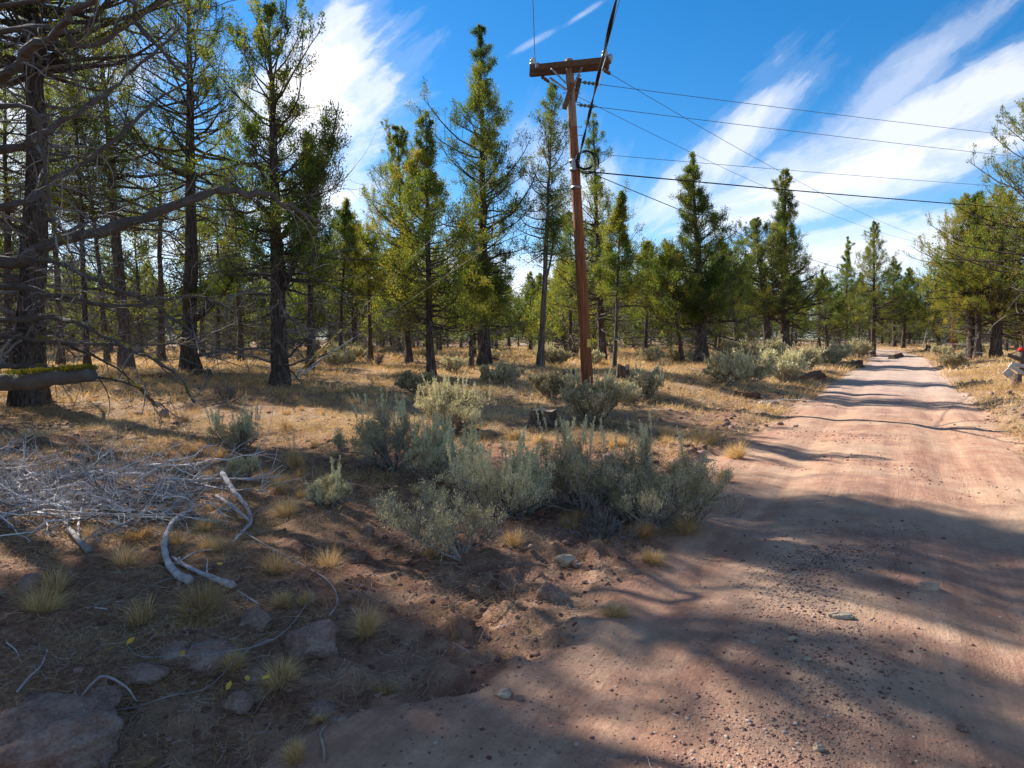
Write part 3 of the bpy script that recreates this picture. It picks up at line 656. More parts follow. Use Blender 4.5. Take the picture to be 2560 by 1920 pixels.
TREES = [(62, 720, 'the huge dark trunk'), (200, 720, 'the thin juniper by the huge trunk'), (272, 720, 'the leaning grey trunk'), (345, 720, 'the thin trunk by the leaning one'), (415, 720, 'the tall straight juniper'),
         (510, 720, 'the bushy juniper by the forked one'), (605, 720, 'the forked juniper'), (670, 720, 'the slim juniper by the forked one'), (740, 720, 'the yellow guy guard'), (800, 720, 'the low thicket by the guy wires'),
         (884, 720, 'the bright round-topped juniper'), (931, 720, 'the pointed front juniper'), (1010, 720, 'the small trunk before the spire'), (1048, 720, 'the tallest spire juniper'), (1110, 720, 'the gap beside the spire juniper'), (1168, 720, 'the half-bare juniper'),
         (1235, 720, 'the low juniper by the pole'), (1262, 720, 'the utility pole'), (1302, 720, 'the airy juniper behind the pole'), (1345, 720, 'the reddish stem by the pole'), (1395, 720, 'the little cone right of the pole'), (1450, 720, 'the slim stem before the dense cone'),
         (1518, 720, 'the dense cone juniper'), (1598, 720, 'the filler right of the dense cone'), (1664, 720, 'the rounded roadside juniper'), (1700, 720, 'the tall narrow-headed juniper'), (1787, 720, 'the little dark juniper'), (1828, 720, 'the airy narrow juniper'),
         (1886, 720, 'the tallest juniper at the bend'), (1930, 720, 'the airy bend juniper'), (1965, 720, 'the short pointed bend juniper'), (2010, 720, 'the low broad juniper'), (2058, 720, 'the distant pole'), (2105, 720, 'the twin-trunk juniper'), (2149, 720, 'the crooked stout trunk'), (2205, 720, 'the edge-cut juniper')]
def build_far_trees():
    protos = []
    specs = [(7.5, 2.3, 0.18, CONE, 0.55), (9, 2.4, 0.2, SPIRE, 0.45), (6, 2.3, 0.12, WIDE, 0.65), (8.5, 2.0, 0.25, SLIM, 0.52), (7, 2.5, 0.14, WIDE, 0.48), (9.5, 2.5, 0.2, CONE, 0.58)]
    rng = random.Random(5)
    spots = []
    tries = 0
    while len(spots) < 245 and tries < 30000:
        tries += 1
        y = 40 + 85 * rng.random() ** 0.8; ax = rng.uniform(-0.80, 0.80); x = ax * y
        s = float(road_s(x, y))
        if abs(s) < 4.5 or (y < 48 and s > -9 and s < 9): continue
        if y < 72 and 0 > s > -14 and rng.random() < 0.6: continue
        if ax > 0.2 and s > 0 and y < 60 and rng.random() < .5: continue
        if any((x - a) ** 2 + (y - b) ** 2 < 6.2 for a, b in spots): continue
        spots.append((x, y))
    spots.sort(key=lambda p: p[1])
    for i, (x, y) in enumerate(spots):
        z = Hs(x, y)
        lb = beside('far juniper' if y > 75 else 'mid-distance juniper', (x, y, z + 1.0), lands=TREES); gr = 'far junipers behind the clearing'
        k = i % len(specs)
        sc_ = rng.uniform(0.75, 1.12) * (1.0 if y < 70 else 1.05)
        rz = rng.uniform(0, 6.28)
        if k >= len(protos):
            Ht, R, cb, pf, tn = specs[k]
            o = put_tree('juniper_tree', lb, gr, (x, y, z), seed=200 + k, Ht=Ht, R=R, cb=cb, r0=0.15, dens=1.0, prof=pf, dead=1.1, deadlen=1.1, tone=tn,
                         leafn=14, ll=0.17, lw=0.065, tuft=0.24, sec=6, third=False, trunkdef=(10, 8))
            o.rotation_euler = (0, 0, rz); o.scale = (sc_,) * 3; protos.append(o)
        else:
            copy_thing(protos[k], (x, y, z), rz, (sc_, sc_, sc_ * rng.uniform(0.9, 1.1)), lb, gr)
    # trees outside the frame on the left and ahead of the sun: they cast the shade on the foreground
    sh = [(-17.5, 13.5, 11, 2.6), (-13.5, 8.0, 8.5, 2.3), (-12.5, 4.5, 8, 2.6), (-20, 21, 12, 2.6), (-9.5, 1.5, 7.5, 2.2), (-16, 5, 10, 2.8), (-12.5, 15.2, 15.2, 0.75)]
    for i, (x, y, Ht, R) in enumerate(sh):
        o = put_tree('juniper_tree', ('juniper outside the left edge, shading the ' + ['grass behind the brush heap', 'lower left corner', 'ground beside the camera', 'grass by the huge trunk', 'boulder', 'bottom of the picture', 'near road with broken patches'][i]), 'junipers outside the left edge', (x, y, Hs(x, y)), seed=300 + i, Ht=Ht, R=R,
                     cb=0.22 if i < 6 else 0.83, r0=0.22, dens=1.1 if i < 6 else 0.6, gap=0.5 if i < 6 else 1.0, prof=WIDE, dead=0.4, tone=0.5, leafn=20 if i < 6 else 9, ll=0.12, lw=0.045, tuft=0.22 if i < 6 else 0.3, sec=6 if i < 6 else 3, third=False)
build_far_trees()

# ------------------------------------------------------------------ near dead limbs entering from the left: two big old junipers
def limb(geo, pts, r, rng, tw=14, twl=1.0, k=8, gen=2, rt=0.010):
    P = catmull(pts, 6); n = len(P); P[1:-1] += rng.normal(size=(n - 2, 3)) * r * 0.25
    R = np.linspace(r, r * 0.22, n)
    V, fs = tubes(P[None], R[None] * (1 + 0.18 * rng.normal(size=(1, n))), k, 0.25, rng, cap=True); geo.add(V, fs, 0.3)
    Pp = P[None]
    s = 0.15 + 0.85 * rng.random((1, tw)); st = lerp_pts(Pp, s).reshape(-1, 3)
    d = unit(P[-1] - P[0]); az = math.atan2(d[1], d[0]) + rng.normal(size=tw) * 0.9
    L = twl * (0.4 + 0.9 * rng.random(tw))
    P2 = branch_batch(st, np.stack([np.cos(az), np.sin(az)], 1), L, np.radians(rng.normal(size=tw) * 38 - 8), np.radians(rng.normal(size=tw) * 45), 9, rng, 0.12)
    V, fs = tubes(P2, (rt * (0.6 + rng.random(tw)))[:, None] * np.linspace(1, 0.25, 9)[None], 4); geo.add(V, fs, np.repeat(rng.random(tw), 36))
    m = 7; s = 0.2 + 0.8 * rng.random((tw, m)); st = lerp_pts(P2, s).reshape(-1, 3)
    az2 = (az[:, None] + rng.normal(size=(tw, m)) * 0.9).reshape(-1); L2 = np.repeat(L, m) * (0.15 + 0.35 * rng.random(tw * m))
    P3 = branch_batch(st, np.stack([np.cos(az2), np.sin(az2)], 1), L2, np.radians(rng.normal(size=tw * m) * 45), np.radians(rng.normal(size=tw * m) * 60), 6, rng, 0.2)
    V, fs = tubes(P3, np.full((tw * m, 1), rt * 0.38) * np.linspace(1, 0.4, 6)[None], 3); geo.add(V, fs, np.repeat(rng.random(tw * m), 18))
    return P, R
def moss_on(geo, P, R, s0, s1, rng, n=260, th=0.5):
    q = s0 + (s1 - s0) * rng.random((1, n)); c = lerp_pts(P[None], q).reshape(-1, 3)
    r = np.interp(q.reshape(-1), np.linspace(0, 1, len(R)), R)
    c = c + np.stack([rng.normal(size=n) * r * 0.5, rng.normal(size=n) * r * 0.5, r * (0.75 + 0.25 * rng.random(n))], 1)
    leaves(geo, c, np.repeat([[0, 0, 1.0]], n, 0), np.full(n, 0.02), 14, rng, 0.022, 0.012, 0.5, 0.2)
M_MOSSL = mat_leaf('moss_tufts', [(0.0, (0.12, 0.11, 0.012)), (0.5, (0.17, 0.155, 0.02)), (1.0, (0.30, 0.27, 0.04))], 0.2)
def build_near_limbs():
    rng = np.random.default_rng(77)
    # an old juniper just outside the left edge, its limbs reach into view
    bx, by = -13.7, 13.5; z0 = Hs(bx, by)
    root = thing('juniper_tree', 'old juniper outside the left edge, its long grey dead limbs reaching across', 'tree', (bx, by, z0), 'junipers outside the left edge')
    def loc(v): return Vector(v) - Vector((bx, by, z0))
    b, c, d, nd = make_tree(seed=401, Ht=13.4, R=0.85, cb=0.79, r0=0.36, dens=1.7, gap=1.0, prof=WIDE, dead=0.6, deadlen=0.8, deadto=0.5, tone=0.5, leafn=20, trunkdef=(20, 14))
    b.obj('trunk', M_BARK, root, True); c.obj('crown', M_LEAF, root); d.obj('dead_branches', M_DEAD, root)
    def T(z, dep, pts):                                # limb from this trunk through view points
        return [loc((bx, by, z0 + z))] + [loc(AD(x, y, dp)) for x, y, dp in pts]
    moss = Geo()
    lims = [
        (T(3.4, 0, [(-10, 560, 11.8), (110, 525, 11.6), (280, 480, 11.5), (430, 425, 11.6), (520, 412, 11.8), (620, 440, 12.2), (700, 490, 12.6)]), 0.115, 26, 1.3),
        (T(6.0, 0, [(-30, 180, 10.5), (60, 110, 10), (150, 40, 9.6), (230, -30, 9.2)]), 0.11, 12, 1.0),
        (T(5.0, 0, [(-20, 330, 11.8), (120, 270, 12), (210, 215, 12.4), (300, 140, 13), (390, 60, 13.5)]), 0.085, 22, 1.2),
        (T(3.9, 0, [(0, 450, 12), (100, 400, 12.5), (250, 300, 13), (330, 225, 13.5), (400, 180, 14)]), 0.075, 22, 1.2),
        (T(2.6, 0, [(-20, 570, 12), (80, 560, 11.5), (200, 600, 11), (330, 660, 10.6), (420, 720, 10.4)]), 0.07, 24, 1.1),
        (T(2.2, 0, [(0, 620, 12), (120, 640, 12), (260, 660, 12), (400, 640, 12.5), (520, 665, 13)]), 0.07, 26, 1.0),
        (T(1.8, 0, [(0, 690, 12), (140, 690, 11.5), (260, 745, 11), (370, 800, 10.8), (420, 870, 10.6)]), 0.06, 26, 0.9),
        (T(1.6, 0, [(0, 730, 12), (150, 740, 12.5), (300, 745, 13), (440, 740, 13.5)]), 0.05, 22, 0.9),
        (T(4.6, 0, [(0, 230, 9.5), (90, 330, 9.3), (110, 470, 9.2), (160, 560, 9.0)]), 0.045, 14, 0.8),
        (T(6.8, 0, [(60, 60, 10.5), (170, 100, 10.4), (270, 60, 10.4), (380, -20, 10.4)]), 0.06, 22, 1.0),
        (T(1.2, 0, [(0, 790, 12), (130, 800, 11.6), (280, 830, 11.2), (340, 880, 11)]), 0.05, 22, 0.9),
        (T(7.4, 0, [(190, -10, 10.5), (300, 60, 10.6), (400, 170, 10.8), (440, 250, 11)]), 0.05, 16, 0.8),
    ]
    for pts, r, tw, twl in lims:
        g = Geo(); P, R = limb(g, pts, r, rng, tw, twl)
        ob = g.obj('dead_limb', M_DEAD, root)
        moss_on(moss, P, R, 0.35, 0.95, rng, 60)
    # moss clumps sit on top of the limbs
    moss.obj('moss', M_MOSSL, root)
    # mossy sawn limb low at the left
    bx2, by2 = -10.9, 9.3; z2 = Hs(bx2, by2)
    r2 = thing('juniper_tree', 'juniper outside the left edge with a thick sawn limb, green moss on top', 'tree', (bx2, by2, z2), 'junipers outside the left edge')
    b, c, d, nd = make_tree(seed=402, Ht=11.0, R=1.2, cb=0.3, r0=0.28, dens=0.7, gap=1.0, prof=WIDE, dead=0.3, deadlen=0.6, tone=0.5, leafn=20)
    b.obj('trunk', M_BARK, r2, True); c.obj('crown', M_LEAF, r2); d.obj('dead_branches', M_DEAD, r2)
    loc2 = lambda v: Vector(v) - Vector((bx2, by2, z2))
    g = Geo(); pts = [loc2((bx2, by2, z2 + 0.75))] + [loc2(AD(x, y, dp)) for x, y, dp in [(-40, 828, 9.6), (60, 822, 9.4), (130, 814, 9.3), (198, 808, 9.2)]]
    P = catmull(pts, 6); R = np.linspace(0.135, 0.10, len(P)) * (1 + 0.06 * rng.normal(size=len(P))); V, fs = tubes(P[None], R[None], 16, 0.28, rng, True); g.add(V, fs, 0.4)
    g.obj('sawn_limb', M_DEAD, r2, True)
    m = Geo(); moss_on(m, P, R, 0.3, 1.0, rng, 260); moss_on(m, P, R, 0.45, 0.68, rng, 260); moss_on(m, P, R, 0.8, 0.99, rng, 330); m.obj('moss', M_MOSSL, r2)
    # hanging dead twigs of a bough above the frame
    g = Geo()
    a = AD(617, -140, 8); pts = [a, AD(618, 0, 8), AD(612, 40, 8), AD(595, 50, 8), AD(577, 52, 8)]
    V, fs = polytube(pts, [0.012, 0.003], 4); g.add(V, fs, 0.2)
    V, fs = polytube([AD(616, 30, 8), AD(625, 70, 8), AD(650, 95, 8)], [0.006, 0.002], 4); g.add(V, fs, 0.2)
    V, fs = polytube([AD(617, -140, 8), AD(380, -260, 8.6), AD(-100, -330, 9.6), (bx, by, z0 + 8.6)], [0.014, 0.06], 5); g.add(V, fs, 0.2)
    g.V = [v - np.array([bx, by, z0]) for v in g.V]
    g.obj('hanging_twig', M_DEAD, root)
build_near_limbs()

# ------------------------------------------------------------------ sagebrush
def make_bush(seed, R, h, n=14, dens=1.0, stalks=0, tone=0.5, leafn=9, ll=0.028, lw=0.009, bare=False, tilt=(0, 0)):
    rng = np.random.default_rng(seed)
    wood = Geo(); leaf = Geo(); stk = Geo()
    az = np.arange(n) * 2.399 + rng.random(n) * 1.0; dh = np.stack([np.cos(az), np.sin(az)], 1)
    spread = 0.35 + 0.65 * rng.random(n)
    L = np.sqrt((R * spread) ** 2 + h ** 2) * (0.7 + 0.25 * rng.random(n))
    e0 = np.radians(25 + 50 * (1 - spread) + rng.normal(size=n) * 8); cu = np.radians(22 + rng.normal(size=n) * 22)
    st = np.zeros((n, 3)); st[:, :2] = dh * R * 0.06; st[:, 2] = -0.03
    P = branch_batch(st, dh, L, e0, cu, 8, rng, 0.12)
    if tilt != (0, 0): P[..., 0] += P[..., 2] * tilt[0]; P[..., 1] += P[..., 2] * tilt[1]
    r = 0.012 + 0.012 * R
    V, fs = tubes(P, (r * (0.6 + 0.7 * rng.random(n)))[:, None] * np.linspace(1, 0.25, 8)[None], 5, 0.2, rng); wood.add(V, fs, np.repeat(rng.random(n), 40))
    m = 13; s = 0.3 + 0.7 * rng.random((n, m)); p = lerp_pts(P, s).reshape(-1, 3)
    a2 = (az[:, None] + rng.normal(size=(n, m)) * 1.0).reshape(-1); L2 = (R * 0.42 * (0.5 + 0.7 * rng.random((n, m)))).reshape(-1)
    P2 = branch_batch(p, np.stack([np.cos(a2), np.sin(a2)], 1), L2, np.radians(26 + rng.normal(size=n * m) * 28), np.radians(30 + 0 * L2), 6, rng, 0.12)
    P2[..., 2] = np.maximum(P2[..., 2], 0.01)
    V, fs = tubes(P2, np.full((n * m, 1), r * 0.26) * np.linspace(1, 0.4, 6)[None], 3); wood.add(V, fs, np.repeat(rng.random(n * m), 18))
    m3 = 6; s = 0.25 + 0.75 * rng.random((n * m, m3)); p = lerp_pts(P2, s).reshape(-1, 3)
    a3 = rng.random(len(p)) * 6.283; L3 = R * 0.16 * (0.5 + rng.random(len(p)))
    P3 = branch_batch(p, np.stack([np.cos(a3), np.sin(a3)], 1), L3, np.radians(42 + rng.normal(size=len(p)) * 30), np.radians(20 + 0 * L3), 4, rng, 0.15)
    V, fs = tubes(P3, np.full((len(p), 1), max(r * 0.11, 0.0014)) * np.linspace(1, 0.5, 4)[None], 3); wood.add(V, fs, np.repeat(rng.random(len(p)), 12))
    if not bare:
        q = 3; s = 0.25 + 0.8 * (np.arange(q)[None] + rng.random((len(P3), q))) / q
        C = lerp_pts(P3, np.clip(s, 0, 1)).reshape(-1, 3); kp = rng.random(len(C)) < dens * (0.62 + 1.3 * vn(C[:, 0] / R * 2.4, C[:, 1] / R * 2.4 + C[:, 2] / h * 2, seed)); C = C[kp]
        # woody bare skirt: leaves thin out low down
        kp = rng.random(len(C)) < np.clip((C[:, 2] / h) * 2.0 - 0.38, 0.04, 1); C = C[kp]
        A = unit(rng.normal(size=C.shape) * 0.3 + np.array([0, 0, 1.0]))
        leaves(leaf, C, A, np.full(len(C), 0.035 * (0.6 + R)), leafn, rng, ll, lw, tone, 0.14, 0.6)
    if stalks:
        top = P3[np.argsort(-P3[:, -1, 2])[:max(60, stalks * 5)]]; idx = rng.choice(len(top), stalks, replace=True)
        b = top[idx, -1]; lean = rng.normal(size=(stalks, 2)) * 0.13 + b[:, :2] * 0.35
        Ls = (0.16 + 0.18 * rng.random(stalks)) * (0.6 + 0.7 * h)
        Ps = np.stack([b + np.concatenate([lean * tt ** 1.2, np.ones((stalks, 1)) * tt], 1) * Ls[:, None] for tt in np.linspace(0, 1, 5)], 1)
        V, fs = tubes(Ps, np.full((stalks, 1), 0.0028) * np.linspace(1, 0.6, 5)[None], 3); stk.add(V, fs, 0.6)
        s = 0.15 + 0.85 * rng.random((stalks, 26)); C = lerp_pts(Ps, s).reshape(-1, 3)
        leaves(stk, C, np.repeat([[0, 0, 1.0]], len(C), 0), np.full(len(C), 0.010), 4, rng, 0.022, 0.008, 0.85, 0.1, 0.9)
    return wood, leaf, stk

def put_bush(label, cx, by, hw, hp, seed, group='sagebrush in the clearing', stalks=0, tone=0.5, n=14, dens=1.0, bare=False, name='sagebrush', tilt=(0, 0), kfac=1.0):
    g = GD(cx, by); pxm = g.y / F * S; LAND.append((cx, by, 'the ' + label.split(',')[0].split(' beside')[0].split(' with')[0].split(' below')[0].split(' on the')[0].split(' at the')[0].split(' behind')[0].split(' in front')[0].split(' in the')[0].split(' right of')[0].split(' left of')[0]))
    R = hw * pxm * 1.08; h = hp * pxm * 0.84
    far = np.clip(g.y / 7.0, 1.0, 3.2)
    root = thing(name, label, 'dead bush' if bare else 'bush', g, group)
    wood, leaf, stk = make_bush(seed, R, h, n, dens, stalks, tone, 15 if far < 1.6 else 8, (0.019 if far < 1.6 else 0.026) * far, (0.0065 if far < 1.6 else 0.010) * far, bare, tilt)
    wood.obj('stems', M_SAGEWOOD if not bare else M_DEAD, root)
    if not bare: leaf.obj('foliage', M_SAGE, root)
    if stalks: stk.obj('flower_stalks', M_SAGE, root)
    return root

def build_bushes():
    B = put_bush
    B('small sagebrush with bare crooked stem, nearest to the camera', 985, 1198, 120, 140, 501, tone=0.5, n=10, tilt=(-0.9, 0.2), dens=0.9)
    B('pale sagebrush with upright flower stalks, behind the nearest one', 1075, 1115, 115, 112, 502, stalks=46, tone=0.78, n=16)
    B('tall greyish sagebrush on the left of the front clump', 850, 1015, 95, 130, 503, stalks=26, tone=0.38, n=16)
    B('sagebrush with a comb of pale stalks, behind the front clump', 975, 935, 88, 75, 504, stalks=70, tone=0.55, n=16)
    B('pale sagebrush with long stalks in the heart of the clump', 955, 1040, 75, 110, 505, stalks=50, tone=0.7, n=14)
    B('small round sagebrush at the left end of the clump', 708, 1092, 42, 66, 506, stalks=6, tone=0.66, n=12)
    B('large dark sagebrush left half of the roadside pair', 1265, 1105, 118, 170, 507, stalks=18, tone=0.33, n=22, dens=1.2)
    B('large sagebrush at the road edge with pale left face', 1430, 1135, 112, 175, 508, stalks=16, tone=0.46, n=22, dens=1.2)
    B('sagebrush of the roadside pair growing low in front', 1360, 1125, 80, 95, 509, tone=0.55, n=14)
    B('grey sagebrush beside the old stump below the pole', 1285, 915, 82, 78, 510, stalks=30, tone=0.38, n=16)
    B('dark little sagebrush left of the pole', 1192, 862, 44, 48, 511, tone=0.25, n=14, dens=1.3)
    B('dark sagebrush behind the comb-stalked one', 905, 850, 32, 45, 512, tone=0.25, n=12, dens=1.3)
    B('half-dry sagebrush under the tallest spire juniper', 1083, 832, 38, 38, 513, tone=0.45, n=12, dens=0.5)
    B('sagebrush just right of the pole foot', 1352, 875, 38, 46, 514, tone=0.42, n=12)
    B('low spreading sagebrush right of the broken stump', 1392, 862, 52, 42, 515, stalks=8, tone=0.45, n=12)
    B('sagebrush with pale stalks in front of the huge dark juniper', 515, 975, 52, 78, 516, stalks=34, tone=0.55, n=12, dens=0.6)
    B('pale low sagebrush at the edge of the brush pile shade', 520, 1045, 42, 60, 517, tone=0.6, n=12, dens=0.6)
    B('grey-green sagebrush left of the row by the dark log', 1570, 830, 52, 50, 518, stalks=20, tone=0.6, n=16)
    B('second sagebrush of the row by the dark log', 1625, 828, 48, 50, 519, stalks=20, tone=0.55, n=16)
    B('brightest sagebrush with stalks, left behind the dark log', 1695, 826, 52, 62, 520, stalks=50, tone=0.82, n=16)
    B('sagebrush behind the dark log', 1745, 800, 40, 42, 521, stalks=20, tone=0.62, n=14)
    B('sagebrush between the log and the roadside stump', 1800, 785, 40, 38, 522, stalks=20, tone=0.6, n=14)
    B('greenish sagebrush near the roadside stump', 1850, 775, 36, 32, 523, stalks=10, tone=0.45, n=14)
    B('sagebrush below the taller juniper pair', 1660, 785, 45, 32, 524, tone=0.5, n=14)
    B('sagebrush at the foot of the rounded juniper', 1590, 782, 50, 30, 525, tone=0.45, n=14)
    B('dark little bush on the right edge of the road', 2058, 795, 20, 30, 526, tone=0.3, n=14)
    B('dry pale sagebrush left of the anchor rods', 738, 792, 30, 26, 527, tone=0.6, n=12, dens=0.5)
    B('dry sagebrush between the pointed and the spire juniper', 975, 805, 32, 28, 528, tone=0.6, n=12, dens=0.4)
    B('small sagebrush on the far right bank under the junipers', 2030, 770, 22, 18, 529, tone=0.55, n=12)
    B('black leafless shrub in front of the tall straight juniper', 492, 868, 34, 42, 530, 'dead shrubs', bare=True, n=16, name='dead_bush')
    B('bare grey shrub between the guy anchor and the pointed juniper', 812, 792, 32, 34, 531, 'dead shrubs', bare=True, n=12, name='dead_bush')
    B('withered twiggy shrub at the lower right of the sagebrush clump', 1300, 1160, 70, 50, 532, 'dead shrubs', bare=True, n=12, name='dead_bush')
    # background sage strip at the foot of the woodland, copies of three small bushes
    rng = random.Random(9); protos = []
    cand = []
    for i in range(34):
        for _ in range(30):
            y = rng.uniform(30, 62); x = rng.uniform(-0.35, 0.75) * y
            s = float(road_s(x, y))
            if s < -3.2 or s > 3.4: break
        cand.append((y, x))
    for i, (y, x) in enumerate(sorted(cand)):
        if i < 3:
            root = thing('sagebrush', 'distant low sagebrush at the foot of the woodland', 'bush', (x, y, Hs(x, y)), 'sagebrush along the woodland edge')
            w, l, st = make_bush(560 + i, 0.6, 0.55, 12, 1.0, 14, 0.5 + 0.1 * i, 7, 0.08, 0.03)
            w.obj('stems', M_DEAD, root); l.obj('foliage', M_SAGE, root); st.obj('flower_stalks', M_SAGE, root); protos.append(root)
        else:
            k = rng.uniform(0.6, 1.3)
            copy_thing(protos[i % 3], (x, y, Hs(x, y)), rng.uniform(0, 6.28), (k, k, k), beside('distant low sagebrush', (x, y, Hs(x, y) + 1), lands=TREES), 'sagebrush along the woodland edge')
build_bushes()

# ------------------------------------------------------------------ dry grass
def blades(geo, B, hgt, lean, wid, v, rng):
    """B (N,3) bases; lean (N,2) horizontal tip offset"""
    N = len(B); a = rng.random(N) * 6.283; w = np.stack([np.cos(a), np.sin(a), 0 * a], 1) * wid[:, None] * 0.5
    mid = B + np.concatenate([lean * 0.35, (hgt * 0.6)[:, None]], 1); tip = B + np.concatenate([lean, hgt[:, None]], 1)
    V = np.stack([B - w, B + w, mid + w * 0.7, mid - w * 0.7, tip], 1).reshape(-1, 3)
    b = np.arange(N)[:, None] * 5
    geo.add(V, [b + np.array([[0, 1, 2, 3]]), b + np.array([[3, 2, 4]])], np.repeat(np.clip(v, 0, 1), 5))
def tuft_geo(rng, R, h, n, wid, tone=0.6, curl=1.0):
    g = Geo(); a = rng.random(n) * 6.283; rr = R * 0.35 * np.sqrt(rng.random(n))
    B = np.stack([np.cos(a) * rr, np.sin(a) * rr, np.full(n, -0.01)], 1)
    a2 = a + rng.normal(size=n) * 0.7; le = R * (0.1 + 1.15 * rng.random(n)) * curl * (0.6 + 0.8 * rng.random(n))
    hh = h * (0.2 + 1.0 * rng.random(n) ** 1.3) * np.clip(1.1 - 0.35 * le / R, 0.4, 1.1)
    blades(g, B, hh, np.stack([np.cos(a2), np.sin(a2)], 1) * le[:, None], np.full(n, wid), tone + rng.normal(size=n) * 0.18, rng)
    return g
def build_grass():
    rng = np.random.default_rng(31)
    g = Geo()
    # meadow cover: density follows the same straw patches as the soil
    def scatter(n, y0, y1, xk, wid, hm, per, base_d=0.0, sc_=1.0):
        y = y0 + (y1 - y0) * rng.random(n) ** 0.9; x = (rng.random(n) * 2 - 1) * xk * y
        s = road_s(x, y); rm = road_mask(x, y)
        d = 0.42 + 1.1 * fbm(x * 0.55, y * 0.55, 61, 3) + 0.5 * fbm(x * 2.2, y * 2.2, 62, 2) + 0.45 * sm(9, 16, y) + base_d
        d = d - 0.4 * np.exp(-((s + 3.0) / 1.2) ** 2) * (y < 20)
        d = d * (1 - sm(0.02, 0.2, rm))
        k = rng.random(n) < d; x, y = x[k], y[k]
        z = H(x, y); m = len(x)
        xb = np.repeat(x, per) + rng.normal(size=m * per) * 0.045 * sc_; yb = np.repeat(y, per) + rng.normal(size=m * per) * 0.045 * sc_
        hh = np.repeat(hm * (0.4 + 0.9 * rng.random(m)), per) * (0.5 + 0.7 * rng.random(m * per))
        lean = np.stack([xb - np.repeat(x, per), yb - np.repeat(y, per)], 1) * 1.6 + rng.normal(size=(m * per, 2)) * 0.35 * hh[:, None]
        B = np.stack([xb, yb, np.repeat(z, per) - 0.01], 1)
        v = np.repeat(0.66 + 0.9 * vn(x * 0.4, y * 0.4, 77) * 0.6 + rng.normal(size=m) * 0.10, per) + rng.normal(size=m * per) * 0.12
        blades(g, B, hh, lean, np.full(m * per, wid), v, rng)
    scatter(15000, 2.4, 8.5, 0.8, 0.0020, 0.065, 10, 0.05, 1.6)
    scatter(9000, 8, 14, 0.8, 0.004, 0.085, 8, 0.05, 1.5)
    scatter(10000, 8, 16, 0.8, 0.007, 0.11, 8, -0.05, 1.4)
    scatter(19000, 16, 34, 0.8, 0.015, 0.17, 6, 0.15, 2.2)
    scatter(17000, 34, 85, 0.8, 0.04, 0.26, 5, 0.35, 4)
    ob = g.obj('dry_grass', M_STRAW); tag(ob, 'short dry golden grass covering the clearing', 'grass', kind='stuff')
    # single bunches one can tell apart
    lst = [(620, 1112, 42, 40, 'golden bunchgrass right of the white curved root'), (590, 1050, 30, 32, 'golden bunchgrass behind the brush pile end'),
           (1592, 990, 30, 36, 'bright bunchgrass at the road edge, upper one'), (1563, 1040, 22, 26, 'bright bunchgrass at the road edge, lower one'),
           (1408, 1215, 26, 30, 'lone yellow bunchgrass on the clods in front of the road'), (790, 1372, 44, 52, 'yellow bunchgrass right of the half-buried boulder'),
           (605, 1480, 50, 56, 'wide bunchgrass in front of the half-buried boulder'), (92, 1318, 52, 48, 'pale bunchgrass far left below the brush pile'),
           (430, 1320, 55, 42, 'grey-brown bunchgrass in the shade inside the wire loop'), (640, 1640, 34, 44, 'greenish tuft near the bottom edge'),
           (505, 1448, 24, 34, 'small bunchgrass between the half-buried rocks'), (662, 1305, 18, 30, 'orange bunchgrass, right one of a close pair'),
           (608, 1310, 20, 28, 'orange bunchgrass, left one of a close pair'), (622, 930, 30, 22, 'pale bunchgrass in front of the forked juniper'),
           (455, 1190, 40, 34, 'bunchgrass between the two white roots'), (445, 1145, 30, 22, 'golden bunchgrass at the end of the brush pile'),
           (1480, 1150, 42, 44, 'tuft under the large roadside sagebrush'), (1385, 1165, 35, 30, 'withered tuft under the roadside sagebrush pair'),
           (1520, 960, 40, 36, 'tall golden grass behind the large roadside sagebrush'), (1445, 945, 36, 32, 'golden grass between the roadside sagebrush and the clearing'),
           (1110, 950, 24, 22, 'golden tuft left of the old stump'), (1165, 960, 22, 20, 'golden tuft in front of the old stump'),
           (870, 940, 26, 26, 'orange tuft behind the grey tall sagebrush'), (640, 1010, 26, 42, 'tall seed-headed grass by the small round sagebrush'),
           (300, 1165, 40, 26, 'dull tuft under the brush pile'), (250, 1060, 34, 26, 'golden tuft behind the brush pile, left'),
           (690, 1560, 20, 20, 'thin tuft near the flat stones'), (830, 1500, 40, 24, 'dark thin tuft at the edge of the road sand'),
           (1330, 1330, 30, 26, 'thin tuft on the soil mound by the road'), (1300, 790, 16, 16, 'golden tuft by the pole foot'),
           (320, 1650, 30, 18, 'bleached tuft at the bottom edge beside the boulder'), (1255, 1125, 34, 24, 'pale dead tuft under the dark sagebrush')]
    for i, (cx, by, hw, hp, lb) in enumerate(lst):
        p = GD(cx, by); pxm = p.y / F * S
        tn = 0.42 if ('grey' in lb or 'dull' in lb or 'dark' in lb or 'withered' in lb) else 0.7
        gg = tuft_geo(np.random.default_rng(900 + i), hw * pxm * 1.15, hp * pxm * 1.15, 900 if p.y < 8 else 600, 0.0021 * max(1, p.y / 4.5), tn)
        if 'tall' in lb:
            r = np.random.default_rng(950 + i); n = 12; a = r.random(n) * 6.283
            blades(gg, np.zeros((n, 3)), hp * pxm * (1.6 + r.random(n)), np.stack([np.cos(a), np.sin(a)], 1) * hw * pxm * 0.9, np.full(n, 0.008), np.full(n, 0.8), r)
        ob = gg.obj('bunchgrass', M_STRAW); ob.location = p; ob.rotation_euler = (rng.normal() * 0.16, rng.normal() * 0.16, rng.random() * 6); ob.scale = (0.8 + 0.6 * rng.random(), 0.8 + 0.5 * rng.random(), 0.8 + 0.4 * rng.random()); tag(ob, lb, 'grass tuft', 'bunchgrass tufts')
    # loose unnamed tufts, copies of four
    protos = []; rr = random.Random(3); k = 0; spots = []
